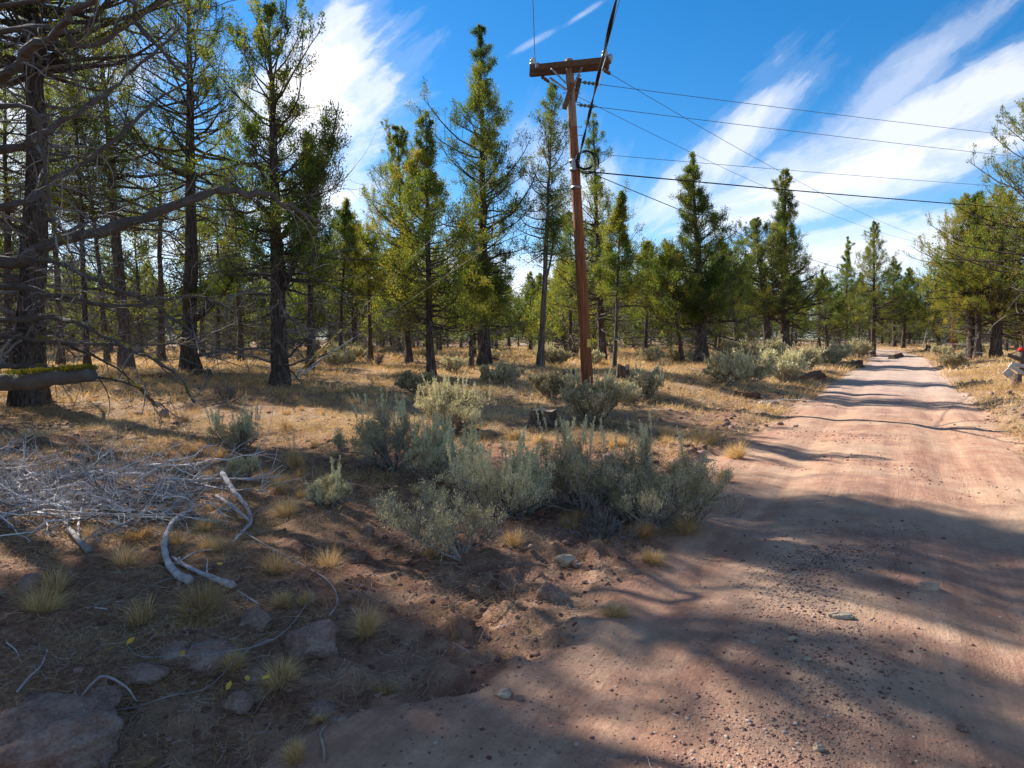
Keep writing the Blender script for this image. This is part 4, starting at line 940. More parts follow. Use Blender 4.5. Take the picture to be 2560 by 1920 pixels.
    while len(spots) < 130:
        y = rr.uniform(4, 22); x = rr.uniform(-0.78, 0.78) * y
        s = float(road_s(x, y)); 
        if float(road_mask(x, y)) > 0.02: continue
        if s > 0 and s < 2.6: continue
        spots.append((y, x, s))
    for y, x, s in sorted(spots):
        k += 1; p = (x, y, Hs(x, y))
        side = 'right bank of the road' if s > 0 else ('shaded ground near the camera' if y < 8 else 'clearing left of the road')
        if len(protos) < 5:
            gg = tuft_geo(np.random.default_rng(990 + len(protos)), 0.15, 0.17, 420, 0.0032, 0.55 + 0.05 * len(protos))
            ob = gg.obj('bunchgrass', M_STRAW); protos.append(ob); ob.location = p
        else:
            ob = protos[k % 5].copy(); COL.objects.link(ob); ob.location = p; ob.rotation_euler = (0, 0, rr.uniform(0, 6.28))
            q = rr.uniform(0.4, 1.15); ob.scale = (q, q, q * rr.uniform(0.7, 1.2))
        tag(ob, beside('small dry tuft', p), 'grass tuft', 'small dry tufts on the ' + side)
build_grass()

# ------------------------------------------------------------------ rocks, gravel, litter
def ico(sub=1):
    import bmesh
    bm = bmesh.new(); bmesh.ops.create_icosphere(bm, subdivisions=sub, radius=1.0)
    V = np.array([v.co[:] for v in bm.verts]); Fc = np.array([[v.index for v in f.verts] for f in bm.faces]); bm.free(); return V, Fc
ICO1, ICO4, ICO2 = ico(1), ico(5), ico(2)
def n3(V, f, seed):
    return (fbm(V[:, 0] * f + 3.1, V[:, 1] * f + V[:, 2] * f * 0.7, seed, 3) + fbm(V[:, 2] * f - 5.2, V[:, 0] * f * 0.8 - V[:, 1] * f * 0.6, seed + 5, 3)) * 0.5
def rock(name, label, cat, c, size, seed, mat, group='rocks', flat=0.7, rz=0.0, sub=ICO4, facet=0.42, sink=0.3):
    V, Fc = sub; V = V.copy(); rng = np.random.default_rng(seed)
    # plane cuts give facets
    for _ in range(9):
        n = unit(rng.normal(size=3)); d = 0.62 + 0.3 * rng.random(); over = np.maximum(V @ n - d, 0); V -= over[:, None] * n[None] * 0.9
    V = V * (1 + facet * n3(V, 1.6, seed)[:, None] + 0.16 * n3(V, 5, seed + 1)[:, None] + 0.07 * n3(V, 14, seed + 2)[:, None])
    V = V * np.array(size)[None] * 0.5
    ob = mesh_obj(name, V, [Fc], mat, None, {'v': np.full(len(V), 0.5)}, True)
    ob.location = (c[0], c[1], c[2] + size[2] * (0.5 - sink)); ob.rotation_euler = (0, 0, rz)
    tag(ob, label, cat, group); return ob
def build_rocks():
    def R(label, cx, by, wpx, hpx, seed, mat=M_ROCK, depth=0.8, rz=0, sink=0.3, cat='rock', name='rock', group='rocks by the road'):
        p = GD(cx, by); pxm = p.y / F * S; w = wpx * pxm; h = hpx * pxm * 1.25
        return rock(name, label, cat, (p.x, p.y + w * 0.25, p.z), (w, w * depth, h), seed, mat, group, rz=rz, sink=sink)
    R('big lichen-spotted boulder in the bottom left corner', 66, 1700, 330, 165, 1, sink=0.25, name='boulder', depth=0.8)
    R('half-buried rounded boulder crossed by the wire loop', 668, 1432, 132, 88, 2, sink=0.3, name='boulder')
    R('flat-topped red rock inside the wire loop', 440, 1450, 130, 62, 3, sink=0.35)
    R('dark rock at the left end of the red flat one', 362, 1440, 90, 50, 4, sink=0.4)
    R('rock under the wire, right of the corner boulder', 218, 1545, 84, 56, 5, sink=0.3)
    R('low red rock between the two wire arcs', 300, 1475, 100, 44, 6, sink=0.45)
    R('pinkish rock left of the wide bunchgrass', 548, 1478, 66, 32, 7, sink=0.4)
    R('rock beneath the yellow leaves, left of a pair', 508, 1545, 68, 48, 8, sink=0.35)
    R('rock beneath the yellow leaves, right of a pair', 553, 1520, 40, 30, 9, sink=0.35)
    R('wide flat stone at the edge of the sand', 690, 1548, 84, 26, 10, sink=0.5)
    R('small flat stone beside the wide flat one', 730, 1560, 44, 20, 11, sink=0.5)
    R('tan rock on the clods below the roadside sagebrush', 1222, 1222, 46, 26, 12, M_PALE, sink=0.3)
    R('round red clod of earth in front of the tan rock', 1190, 1300, 74, 62, 13, sink=0.45)
    R('stone leaning on the tan rock', 1250, 1228, 30, 16, 14, sink=0.3)
    R('pale rounded stone set in the road, right-hand one', 2013, 1278, 46, 24, 15, M_PALE, sink=0.4)
    R('long pale stone set in the road, left-hand one', 1822, 1340, 70, 17, 16, M_PALE, sink=0.4, depth=0.45)
    R('grey-blue stone on the shaded sand', 1090, 1508, 42, 18, 17, M_PALE, sink=0.4)
    R('small dark stone next to the grey-blue one', 1122, 1518, 24, 12, 18, sink=0.3)
    R('round stone in the bottom shade of the road', 1770, 1625, 26, 18, 19, M_PALE, sink=0.3)
    R('small pale stone beside the gravel patch', 1713, 1385, 22, 10, 20, M_PALE, sink=0.3)
    R('pale pebble stone below the long pale one', 1745, 1430, 20, 10, 21, M_PALE, sink=0.3)
    R('two-toned stone near the lower right of the road', 2082, 1585, 26, 15, 22, sink=0.3)
    R('black pointed rock before the huge dark juniper', 352, 902, 24, 18, 23, sink=0.2)
    R('low grey rocks in the shade, larger one', 300, 895, 28, 12, 24, sink=0.4)
    R('rock in the bottom left grass behind the corner boulder', 60, 1275, 60, 40, 25, sink=0.4)
    R('dark clod at the foot of the nearest sagebrush, left', 796, 1155, 32, 18, 26, sink=0.3)
    R('small boulder behind the grass tufts left', 545, 1365, 100, 60, 27, sink=0.5)
    # rubble along the road banks
    rng = random.Random(14); protos = []
    k = 0
    for i in range(120):
        if i < 85:
            y = rng.uniform(9, 26); s = rng.gauss(2.75, 0.35); x0 = (s - 0.35) / CA + 0.57 * y + 0.1; where = 'right bank'
        else:
            y = rng.uniform(6, 20); s = rng.gauss(-2.7, 0.5); x0 = (s - 0.35) / CA + 0.57 * y + 0.1; where = 'left bank'
        w = abs(rng.gauss(0.09, 0.05)) + 0.035
        if len(protos) < 6:
            ob = rock('rubble_stone', 'reddish rubble stone on the %s of the road' % where, 'stone', (x0, y, Hs(x0, y)), (0.1, 0.085, 0.06), 50 + i, M_ROCK, 'rubble on the ' + where, sub=ICO2, sink=0.4)
            protos.append(ob)
        else:
            ob = protos[rng.randrange(6)].copy(); COL.objects.link(ob)
            tag(ob, 'reddish rubble stone on the %s of the road' % where, 'stone', 'rubble on the ' + where)
        f = w / 0.1; ob.scale = (f, f * rng.uniform(0.8, 1.2), f * rng.uniform(0.8, 1.2)); ob.location = (x0, y, Hs(x0, y) + 0.012 * f); ob.rotation_euler = (rng.uniform(-.4, .4), rng.uniform(-.4, .4), rng.uniform(0, 6.28))
    # gravel
    r = np.random.default_rng(8); g = Geo(); V0, F0 = ICO1
    N = 34000
    y = 2.3 + 24 * r.random(N) ** 1.9; x = (r.random(N) * 2 - 1) * 0.8 * y
    q_ = 3600; y[:q_] = 2.3 + 3.4 * r.random(q_); x[:q_] = 0.57 * y[:q_] - 0.5 + 0.25 * np.sin(y[:q_] * 2.3) + r.normal(size=q_) * 0.22
    s = road_s(x, y); rm = road_mask(x, y)
    patch = np.clip(0.25 + 2.4 * fbm(x * 0.9, y * 0.5, 88, 3), 0.03, 1.0)
    mid = 2.2 * np.exp(-((s + 0.1) / 0.45) ** 2) * (y < 6.5)
    p = np.where(rm > 0.5, np.clip(patch * 0.6 + mid * 0.9, 0, 1), np.where(np.abs(s) < 4, 0.8, 0.25))
    kp = r.random(N) < p; x, y = x[kp], y[kp]; n = len(x)
    offr = (rm[kp] < 0.4); sz = (0.0035 + 0.004 * r.random(n) + (0.010 + 0.016 * offr) * r.random(n) ** (9 - 3.5 * offr)) * np.clip(y / 5, 0.8, 2.2)
    Vv = V0[None] * (1 + 0.45 * (r.random((n, len(V0), 1)) - 0.5)) * sz[:, None, None] * np.array([1.2, 1, 0.7])
    a = r.random(n) * 6.283; c_, s_ = np.cos(a), np.sin(a)
    Vr = np.stack([Vv[..., 0] * c_[:, None] - Vv[..., 1] * s_[:, None], Vv[..., 0] * s_[:, None] + Vv[..., 1] * c_[:, None], Vv[..., 2]], -1)
    Vr += np.stack([x, y, H(x, y) + sz * 0.08], 1)[:, None]
    Fa = (np.arange(n)[:, None, None] * len(V0) + F0[None]).reshape(-1, 3)
    g.add(Vr.reshape(-1, 3), [Fa], np.repeat(r.random(n) * np.where(offr, 0.55, 1.0), len(V0)))
    ob = g.obj('gravel', M_GRAVEL, None, True); tag(ob, 'loose reddish gravel scattered on the dirt road and banks', 'gravel', kind='stuff')
    # fine sticks and straw litter lying on the soil
    g = Geo(); N = 21000
    y = 2.4 + 13 * r.random(N) ** 1.4; x = (r.random(N) * 2 - 1) * 0.8 * y; kp = r.random(N) < np.where(road_mask(x, y) > 0.3, 0.02, 0.9); x, y = x[kp], y[kp]; n = len(x)
    a = r.random(n) * 6.283; L = 0.03 + 0.13 * r.random(n) ** 2.5
    P = np.stack([np.stack([x + np.cos(a + (t_ - .5) * .6) * L * (t_ - 0.5), y + np.sin(a + (t_ - .5) * .6) * L * (t_ - 0.5)], -1) for t_ in (0, 0.5, 1)], 1)
    z = H(P[..., 0], P[..., 1]) + 0.006 + 0.012 * r.random((n, 1))
    P = np.concatenate([P, z[..., None]], -1)
    V, fs = tubes(P, np.full((n, 3), 0.0011) * np.clip(y / 5, 0.7, 2.2)[:, None], 3); g.add(V, fs, np.repeat(r.random(n), 9))
    ob = g.obj('twig_litter', M_LITTER); tag(ob, 'fine straw and twig litter on the soil', 'litter', kind='stuff')
build_rocks()

# ------------------------------------------------------------------ brush pile and roots
def gpts(lst, lift=0.03):
    out = []
    for q in lst:
        p = GD(q[0], q[1]); p.z += (q[2] if len(q) > 2 else lift); out.append(p)
    return out
HEAP = [(125, 1130, 'the reddish stub'), (20, 1060, "the heap's left back"), (20, 1140, "the heap's left front"), (130, 1040, 'the heap back middle'), (250, 1050, 'the golden tuft behind the heap'), (250, 1110, 'the heap centre'),
        (330, 1140, 'the hook-shaped root tip'), (400, 1060, 'the heap back right'), (430, 1110, 'the hook-shaped root'), (482, 1070, 'the bent white branch')]
def build_brush():
    r = np.random.default_rng(21)
    # fine tangle
    g = Geo(); N = 760
    cx = -8.8 + 5.7 * r.random(N); cy = 5.75 + 1.75 * r.random(N) + (cx + 5) * -0.12
    env = np.clip(1 - ((cx + 5.0) / 3.9) ** 2, 0.1, 1)
    cz = H(cx, cy) + 0.02 + 0.27 * env * r.random(N)
    az = r.normal(size=N) * 0.42 + np.where(r.random(N) < 0.5, 0.1, math.pi + 0.1)
    L = 0.3 + 0.6 * r.random(N)
    P = branch_batch(np.stack([cx, cy, cz], 1), np.stack([np.cos(az), np.sin(az)], 1), L, np.radians(r.normal(size=N) * 14 + 2), np.radians(r.normal(size=N) * 38), 7, r, 0.2)
    P[:, 1:-1] += r.normal(size=(N, 5, 3)) * 0.012
    P[..., 2] = np.maximum(P[..., 2], H(P[..., 0], P[..., 1]) + 0.01)
    V, fs = tubes(P, (0.003 + 0.007 * r.random(N) ** 2)[:, None] * np.linspace(1, 0.4, 7)[None], 4); g.add(V, fs, np.repeat(r.random(N), 28))
    m = 6; s = 0.15 + 0.85 * r.random((N, m)); p = lerp_pts(P, s).reshape(-1, 3); a2 = np.repeat(az, m) + r.normal(size=N * m) * 0.8
    L2 = 0.08 + 0.26 * r.random(N * m)
    P2 = branch_batch(p, np.stack([np.cos(a2), np.sin(a2)], 1), L2, np.radians(r.normal(size=N * m) * 28 + 16), np.radians(r.normal(size=N * m) * 60), 5, r, 0.2)
    V, fs = tubes(P2, np.full((N * m, 1), 0.0028) * np.linspace(1, 0.6, 5)[None], 3); g.add(V, fs, np.repeat(r.random(N * m), 15))
    ob = g.obj('brush_pile_twigs', M_TWIG); tag(ob, 'tangle of thin bleached grey twigs heaped at the left', 'brush', kind='stuff')
    # larger branches in the heap, each its own thing
    for i in range(46):
        x0 = -6.0 + 2.5 * r.random(); y0 = 5.75 + 1.5 * r.random(); z0 = Hs(x0, y0) + 0.06 + 0.2 * r.random()
        a = r.normal() * 0.32 + (0 if r.random() < 0.5 else math.pi); Lb = 0.9 + 1.0 * r.random()
        Pm = branch_batch(np.array([[x0, y0, z0]]), np.array([[math.cos(a), math.sin(a)]]), np.array([Lb]), np.array([0.05]), np.array([r.normal() * 0.25]), 10, r, 0.05)
        Pm[..., 2] = np.maximum(Pm[..., 2], H(Pm[..., 0], Pm[..., 1]) + 0.02)
        gg = Geo(); rr = 0.008 + 0.018 * r.random() ** 2
        V, fs = tubes(Pm, (rr * np.linspace(1, 0.3, 10))[None], 6, 0.15, r, True); gg.add(V, fs, 0.4 + 0.5 * r.random())
        m = 9; s = 0.2 + 0.8 * r.random((1, m)); p = lerp_pts(Pm, s).reshape(-1, 3); a2 = a + r.normal(size=m) * 0.7; L2 = 0.2 + 0.35 * r.random(m)
        P2 = branch_batch(p, np.stack([np.cos(a2), np.sin(a2)], 1), L2, np.radians(15 + r.normal(size=m) * 18), np.radians(r.normal(size=m) * 40), 6, r, 0.12)
        V, fs = tubes(P2, np.full((m, 1), rr * 0.35) * np.linspace(1, 0.4, 6)[None], 4); gg.add(V, fs, 0.6)
        ob = gg.obj('dead_branch', M_TWIG, None, True, loc=(x0, y0, z0))
        tag(ob, beside('grey branch in the heap', (x0, y0, z0), lands=HEAP).replace('one back', 'one'), 'branch', 'branches of the brush heap')
    def root(label, pts, r0, r1, mat=M_ROOT, name='dead_branch', group='loose white branches near the heap', rough=0.18, v=0.85, cat='branch'):
        P = gpts(pts, r0 * 0.8); o = P[0].copy()
        V, fs = polytube([q - o for q in P], [r0 * .85, r1 * .95, r1 * .55], 9, 7, True, 0.4, r); gg = Geo(); V = V + r.normal(size=V.shape) * r0 * 0.05; gg.add(V, fs, v)
        if r0 > 0.012:
            Pc = catmull([q - o for q in P], 6)[None]; k = 5; st = lerp_pts(Pc, 0.15 + 0.8 * r.random((1, k))).reshape(-1, 3); a = r.random(k) * 6.283
            Pt = branch_batch(st, np.stack([np.cos(a), np.sin(a)], 1), 0.05 + 0.22 * r.random(k), np.radians(12 + 25 * r.random(k)), np.radians(r.normal(size=k) * 50), 6, r, 0.2)
            Vt, ft = tubes(Pt, (r0 * 0.22 * (0.5 + r.random((k, 1)))) * np.linspace(1, 0.35, 6)[None], 5); gg.add(Vt, ft, v)
        ob = gg.obj(name, mat, None, True); ob.location = o
        tag(ob, label, cat, group); return ob
    root('hook-shaped white root with sawn end, below the heap', [(412, 1268), (385, 1250), (362, 1222), (356, 1190, 0.06), (372, 1158, 0.10), (398, 1140, 0.12), (420, 1125, 0.12)], 0.034, 0.02)
    root('straight white branch right of the hook-shaped root', [(503, 1276), (465, 1258), (430, 1245), (395, 1228), (372, 1210)], 0.028, 0.016)
    root('bright white bent branch at the right end of the heap', [(482, 1068, 0.22), (505, 1092, 0.14), (532, 1112, 0.07), (543, 1130), (530, 1152), (505, 1180)], 0.032, 0.016)
    root('second white branch joining the bent one', [(470, 1098, 0.12), (500, 1112, 0.08), (540, 1130)], 0.02, 0.02)
    root('reddish stub sticking out of the heap front', [(190, 1195), (165, 1175, 0.05), (145, 1155, 0.08), (128, 1128, 0.14)], 0.03, 0.022, M_DEAD)
    root('grey forked stub leaning on the reddish one', [(168, 1170), (172, 1145, 0.08), (182, 1120, 0.16)], 0.018, 0.012)
    root('thin twig behind the hook root tip', [(560, 1308), (530, 1290), (510, 1275)], 0.008, 0.005)
    root('curved blue-grey stick at the far left bottom', [(38, 1500), (62, 1470), (90, 1445), (103, 1405)], 0.009, 0.006)
    root('forked brown stick lying on the bottom sand', [(700, 1648), (698, 1620), (692, 1592), (706, 1570)], 0.010, 0.006, M_CUT)
    root('thin stick curving over the rock under the wire', [(170, 1525), (220, 1508, 0.1), (270, 1510, 0.06), (295, 1520)], 0.009, 0.006)
    root('short white stick left of the wire loop', [(205, 1315), (232, 1325)], 0.008, 0.006); root('pale stick lying above the short white one', [(205, 1310), (268, 1300)], 0.007, 0.005)
    root('crossed twigs on the far left soil', [(15, 1400), (35, 1415), (45, 1432)], 0.006, 0.004)
    root('long fallen stick on the clearing by the low red log', [(1640, 872), (1700, 866), (1760, 868)], 0.03, 0.02, M_TWIG)
    # wire loops
    def wire(label, pts, rr=0.0022, mat=M_OLDWIRE):
        P = gpts(pts, 0.03); o = P[0].copy(); V, fs = polytube([q - o for q in P], rr, 6, 8); gg = Geo(); gg.add(V, fs, 0.5)
        ob = gg.obj('old_wire', mat, None, True); ob.location = o; tag(ob, label, 'wire', 'old wire on the ground')
    wire('big loop of old grey wire lying over the rocks', [(515, 1262), (450, 1262, 0.05), (370, 1275, .07), (305, 1300, .06), (275, 1350, .05), (272, 1400, .04), (300, 1440, .05), (370, 1470, .12), (450, 1478, .16), (560, 1465, .16), (620, 1440, .2), (665, 1390, .22), (676, 1330, .1), (660, 1275, .05)])
    wire('long wire running from the corner boulder under the yellow leaves', [(205, 1550, .02), (290, 1545), (370, 1528, .05), (450, 1505, .05), (530, 1475, .16), (590, 1440, .14)], 0.0025)
    wire('stiff wire arcing down from the white branch', [(525, 1160, .04), (580, 1190), (640, 1222), (700, 1258), (724, 1290), (728, 1315), (712, 1342)], 0.0045, M_ROOT)
    # fallen yellow leaves
    for i, (x, y) in enumerate([(396, 1458), (283, 1420), (360, 1528), (495, 1520), (576, 1507), (535, 1516), (243, 1440), (475, 1246)]):
        p = GD(x, y); a = r.random() * 6.28; L = 0.026; W = 0.014; c, s_ = math.cos(a), math.sin(a)
        pts = [(-1, 0, 0), (-.4, .8, .4), (.3, .9, .3), (1, 0, .5), (.3, -.9, .5), (-.4, -.8, .3), (0, 0, 0.05)]
        V = np.array([[u * L * c - v * W * s_, u * L * s_ + v * W * c, w * 0.02] for u, v, w in pts])
        T_ = np.array([[6, k, (k + 1) % 6] for k in range(6)])
        ob = mesh_obj('yellow_leaf', V, [T_], M_YLEAF, None, {'v': np.full(7, r.random())}); ob.location = p + Vector((0, 0, 0.09)); ob.rotation_euler = (r.normal() * .4, r.normal() * .4, 0)
        tag(ob, ['yellow leaf on the wire in front of the red flat rock', 'yellow-orange leaf at the left side of the wire loop', 'yellow-green leaf on the long wire', 'yellow leaf on the rock, left of three', 'bright yellow leaf on the rock, right of three', 'yellow-green leaf on the rock, middle of three',
                 'small green-yellow leaf above the low red rock', 'orange leaf by the straight white branch'][i], 'leaf', 'fallen yellow leaves')
build_brush()

# ------------------------------------------------------------------ stumps and logs
def stump(label, cx, by, wpx, hpx, seed, jag=0.15, name='tree_stump'):
    p = GD(cx, by); pxm = p.y / F * S; r0 = wpx * pxm / 2; h = hpx * pxm; rng = np.random.default_rng(seed)
    k = 22; n = 7; a = np.arange(k) * 2 * np.pi / k
    flute = 1 + 0.16 * np.sin(a * 5 + seed) + 0.08 * (rng.random(k) - 0.5)
    V = []
    for i in range(n):
        t = i / (n - 1); rr = r0 * (1.35 - 0.42 * min(1, t * 2.2) + 0.02 * t) * (1 + (flute - 1) * (1.4 - 0.7 * t))
        z = h * t + (jag * h * (vn(a * 1.3 + seed, a * 0 + seed, seed) + 0.3 * (rng.random(k) - .5)) * (t > 0.99)) - 0.05 * (t == 0)
        V.append(np.stack([np.cos(a) * rr, np.sin(a) * rr, np.broadcast_to(z, (k,))], 1))
    top = V[-1]; V = np.concatenate(V)
    q = [[i * k + j, i * k + (j + 1) % k, (i + 1) * k + (j + 1) % k, (i + 1) * k + j] for i in range(n - 1) for j in range(k)]
    root = thing(name, label, 'stump', p, 'old tree stumps')
    mesh_obj('bark', V, [np.array(q)], M_STUMP, root, {'v': np.full(len(V), .5)}, False)
    C = np.concatenate([top, top * np.array([0.55, 0.55, 1]) - np.array([0, 0, 0.03 * h]), [[0, 0, top[:, 2].mean() - 0.12 * h]]])
    q = [[j, (j + 1) % k, k + (j + 1) % k, k + j] for j in range(k)]; tr = [[k + j, k + (j + 1) % k, 2 * k] for j in range(k)]
    mesh_obj('cut_top', C, [np.array(q), np.array(tr)], M_CUT, root, {'v': np.full(len(C), .5)}, False)
def log(label, pts, rpx, seed, group='fallen logs'):
    P = [GD(x, y) for x, y in pts]; pxm = P[0].y / F * S; rr = rpx * pxm; rng = np.random.default_rng(seed)
    for q in P: q.z += rr * 0.6
    o = P[0].copy(); Q = np.array([tuple(q - o) for q in P]); Q = np.stack([np.interp(np.linspace(0, 1, 9), np.linspace(0, 1, len(Q)), Q[:, c]) for c in range(3)], 1)
    Q += rng.normal(size=Q.shape) * rr * 0.06
    root = thing('fallen_log', label, 'log', o, group)
    g = Geo(); V, fs = tubes(Q[None], (rr * (0.8 + 0.4 * rng.random(9)))[None], 12, 0.35, rng, False); g.add(V, fs); g.obj('bark', M_LOG, root)
    k = 12
    for e in (0, 8):
        g = Geo(); ring = V.reshape(9, k, 3)[e]; g.add(np.concatenate([ring, ring.mean(0, keepdims=True)]), [np.array([[j, (j + 1) % k, k] for j in range(k)])]); g.obj('broken_end', M_CUT, root)
def build_wood():
    stump('old grey fluted stump amid the sagebrush below the pole', 1172, 922, 58, 36, 1)
    stump('black hollow stump right of the utility pole', 1345, 822, 28, 28, 2, 0.6)
    stump('low dark stump left of the pole foot', 1232, 815, 28, 14, 3, 0.5)
    stump('square-looking dark stump behind the sagebrush row', 1575, 792, 26, 14, 4, 0.1)
    stump('dark stump on the left edge of the road, nearer one', 1850, 795, 24, 15, 5, 0.4)
    stump('dark stump on the left edge of the road, farther one', 1882, 772, 18, 13, 6, 0.3)
    stump('tiny black stump at the far road bend', 2008, 757, 14, 9, 7, 0.5)
    stump('low rotten stump under the tall straight juniper', 438, 812, 36, 12, 8, 0.6)
    log('short dark reddish log beside the sagebrush row', [(1715, 826), (1745, 821), (1772, 818)], 11, 1)
    log('low weathered log lying on the bare clearing', [(1588, 855), (1620, 860), (1645, 862)], 7, 2)
    log('dark branchy log below the tall straight juniper', [(300, 818), (345, 812), (372, 822)], 5, 3)
    log('small grey log on the left bank at the road bend', [(1925, 775), (1945, 770)], 5, 4)
build_wood()

# ------------------------------------------------------------------ utility pole, hardware and lines
def frame_from(d):
    d = Vector(d).normalized(); x = d; z = Vector((0, 0, 1)); y = z.cross(x).normalized(); z = x.cross(y).normalized()
    return np.array([[x[0], y[0], z[0]], [x[1], y[1], z[1]], [x[2], y[2], z[2]]])
def lathe(geo, a, b, prof, k=14, v=0.5):
    """profile [(t, r)] revolved about the segment a-b"""
    a = np.array(a); b = np.array(b); P = np.array([a + (b - a) * t for t, _ in prof]); 
    d = Vector(b - a).normalized(); u = d.orthogonal().normalized(); w = d.cross(u); ang = np.arange(k) * 2 * np.pi / k
    V = np.concatenate([P[i] + prof[i][1] * (np.cos(ang)[:, None] * np.array(u) + np.sin(ang)[:, None] * np.array(w)) for i in range(len(prof))])
    Q = [[i * k + j, i * k + (j + 1) % k, (i + 1) * k + (j + 1) % k, (i + 1) * k + j] for i in range(len(prof) - 1) for j in range(k)]
    geo.add(V, [np.array(Q), np.arange(k)[None, ::-1], ((len(prof) - 1) * k + np.arange(k))[None]], v)
def span(label, a, b, sag, r, mat=M_WIRE, name='overhead_wire', group='overhead wires', n=26, twist=0):
    a = Vector(a); b = Vector(b); P = np.array([tuple(a.lerp(b, t) - Vector((0, 0, 4 * sag * t * (1 - t)))) for t in np.linspace(0, 1, n)]) - np.array(a)
    g = Geo(); V, fs = tubes(P[None], np.full((1, n), r), 6, 0, None, True); g.add(V, fs)
    if twist:
        m = 160; tt = np.linspace(0, 1, m); Pc = np.stack([np.interp(tt, np.linspace(0, 1, n), P[:, c]) for c in range(3)], 1)
        for ph in (0, 3.1): 
            Pq = Pc + r * 1.5 * np.stack([np.cos(tt * twist + ph), 0 * tt, np.sin(tt * twist + ph)], 1)
            V, fs = tubes(Pq[None], np.full((1, m), r * 0.8), 5, 0, None, True); g.add(V, fs)
    ob = g.obj(name, mat, None, True); ob.location = a; tag(ob, label, 'wire', group); return ob

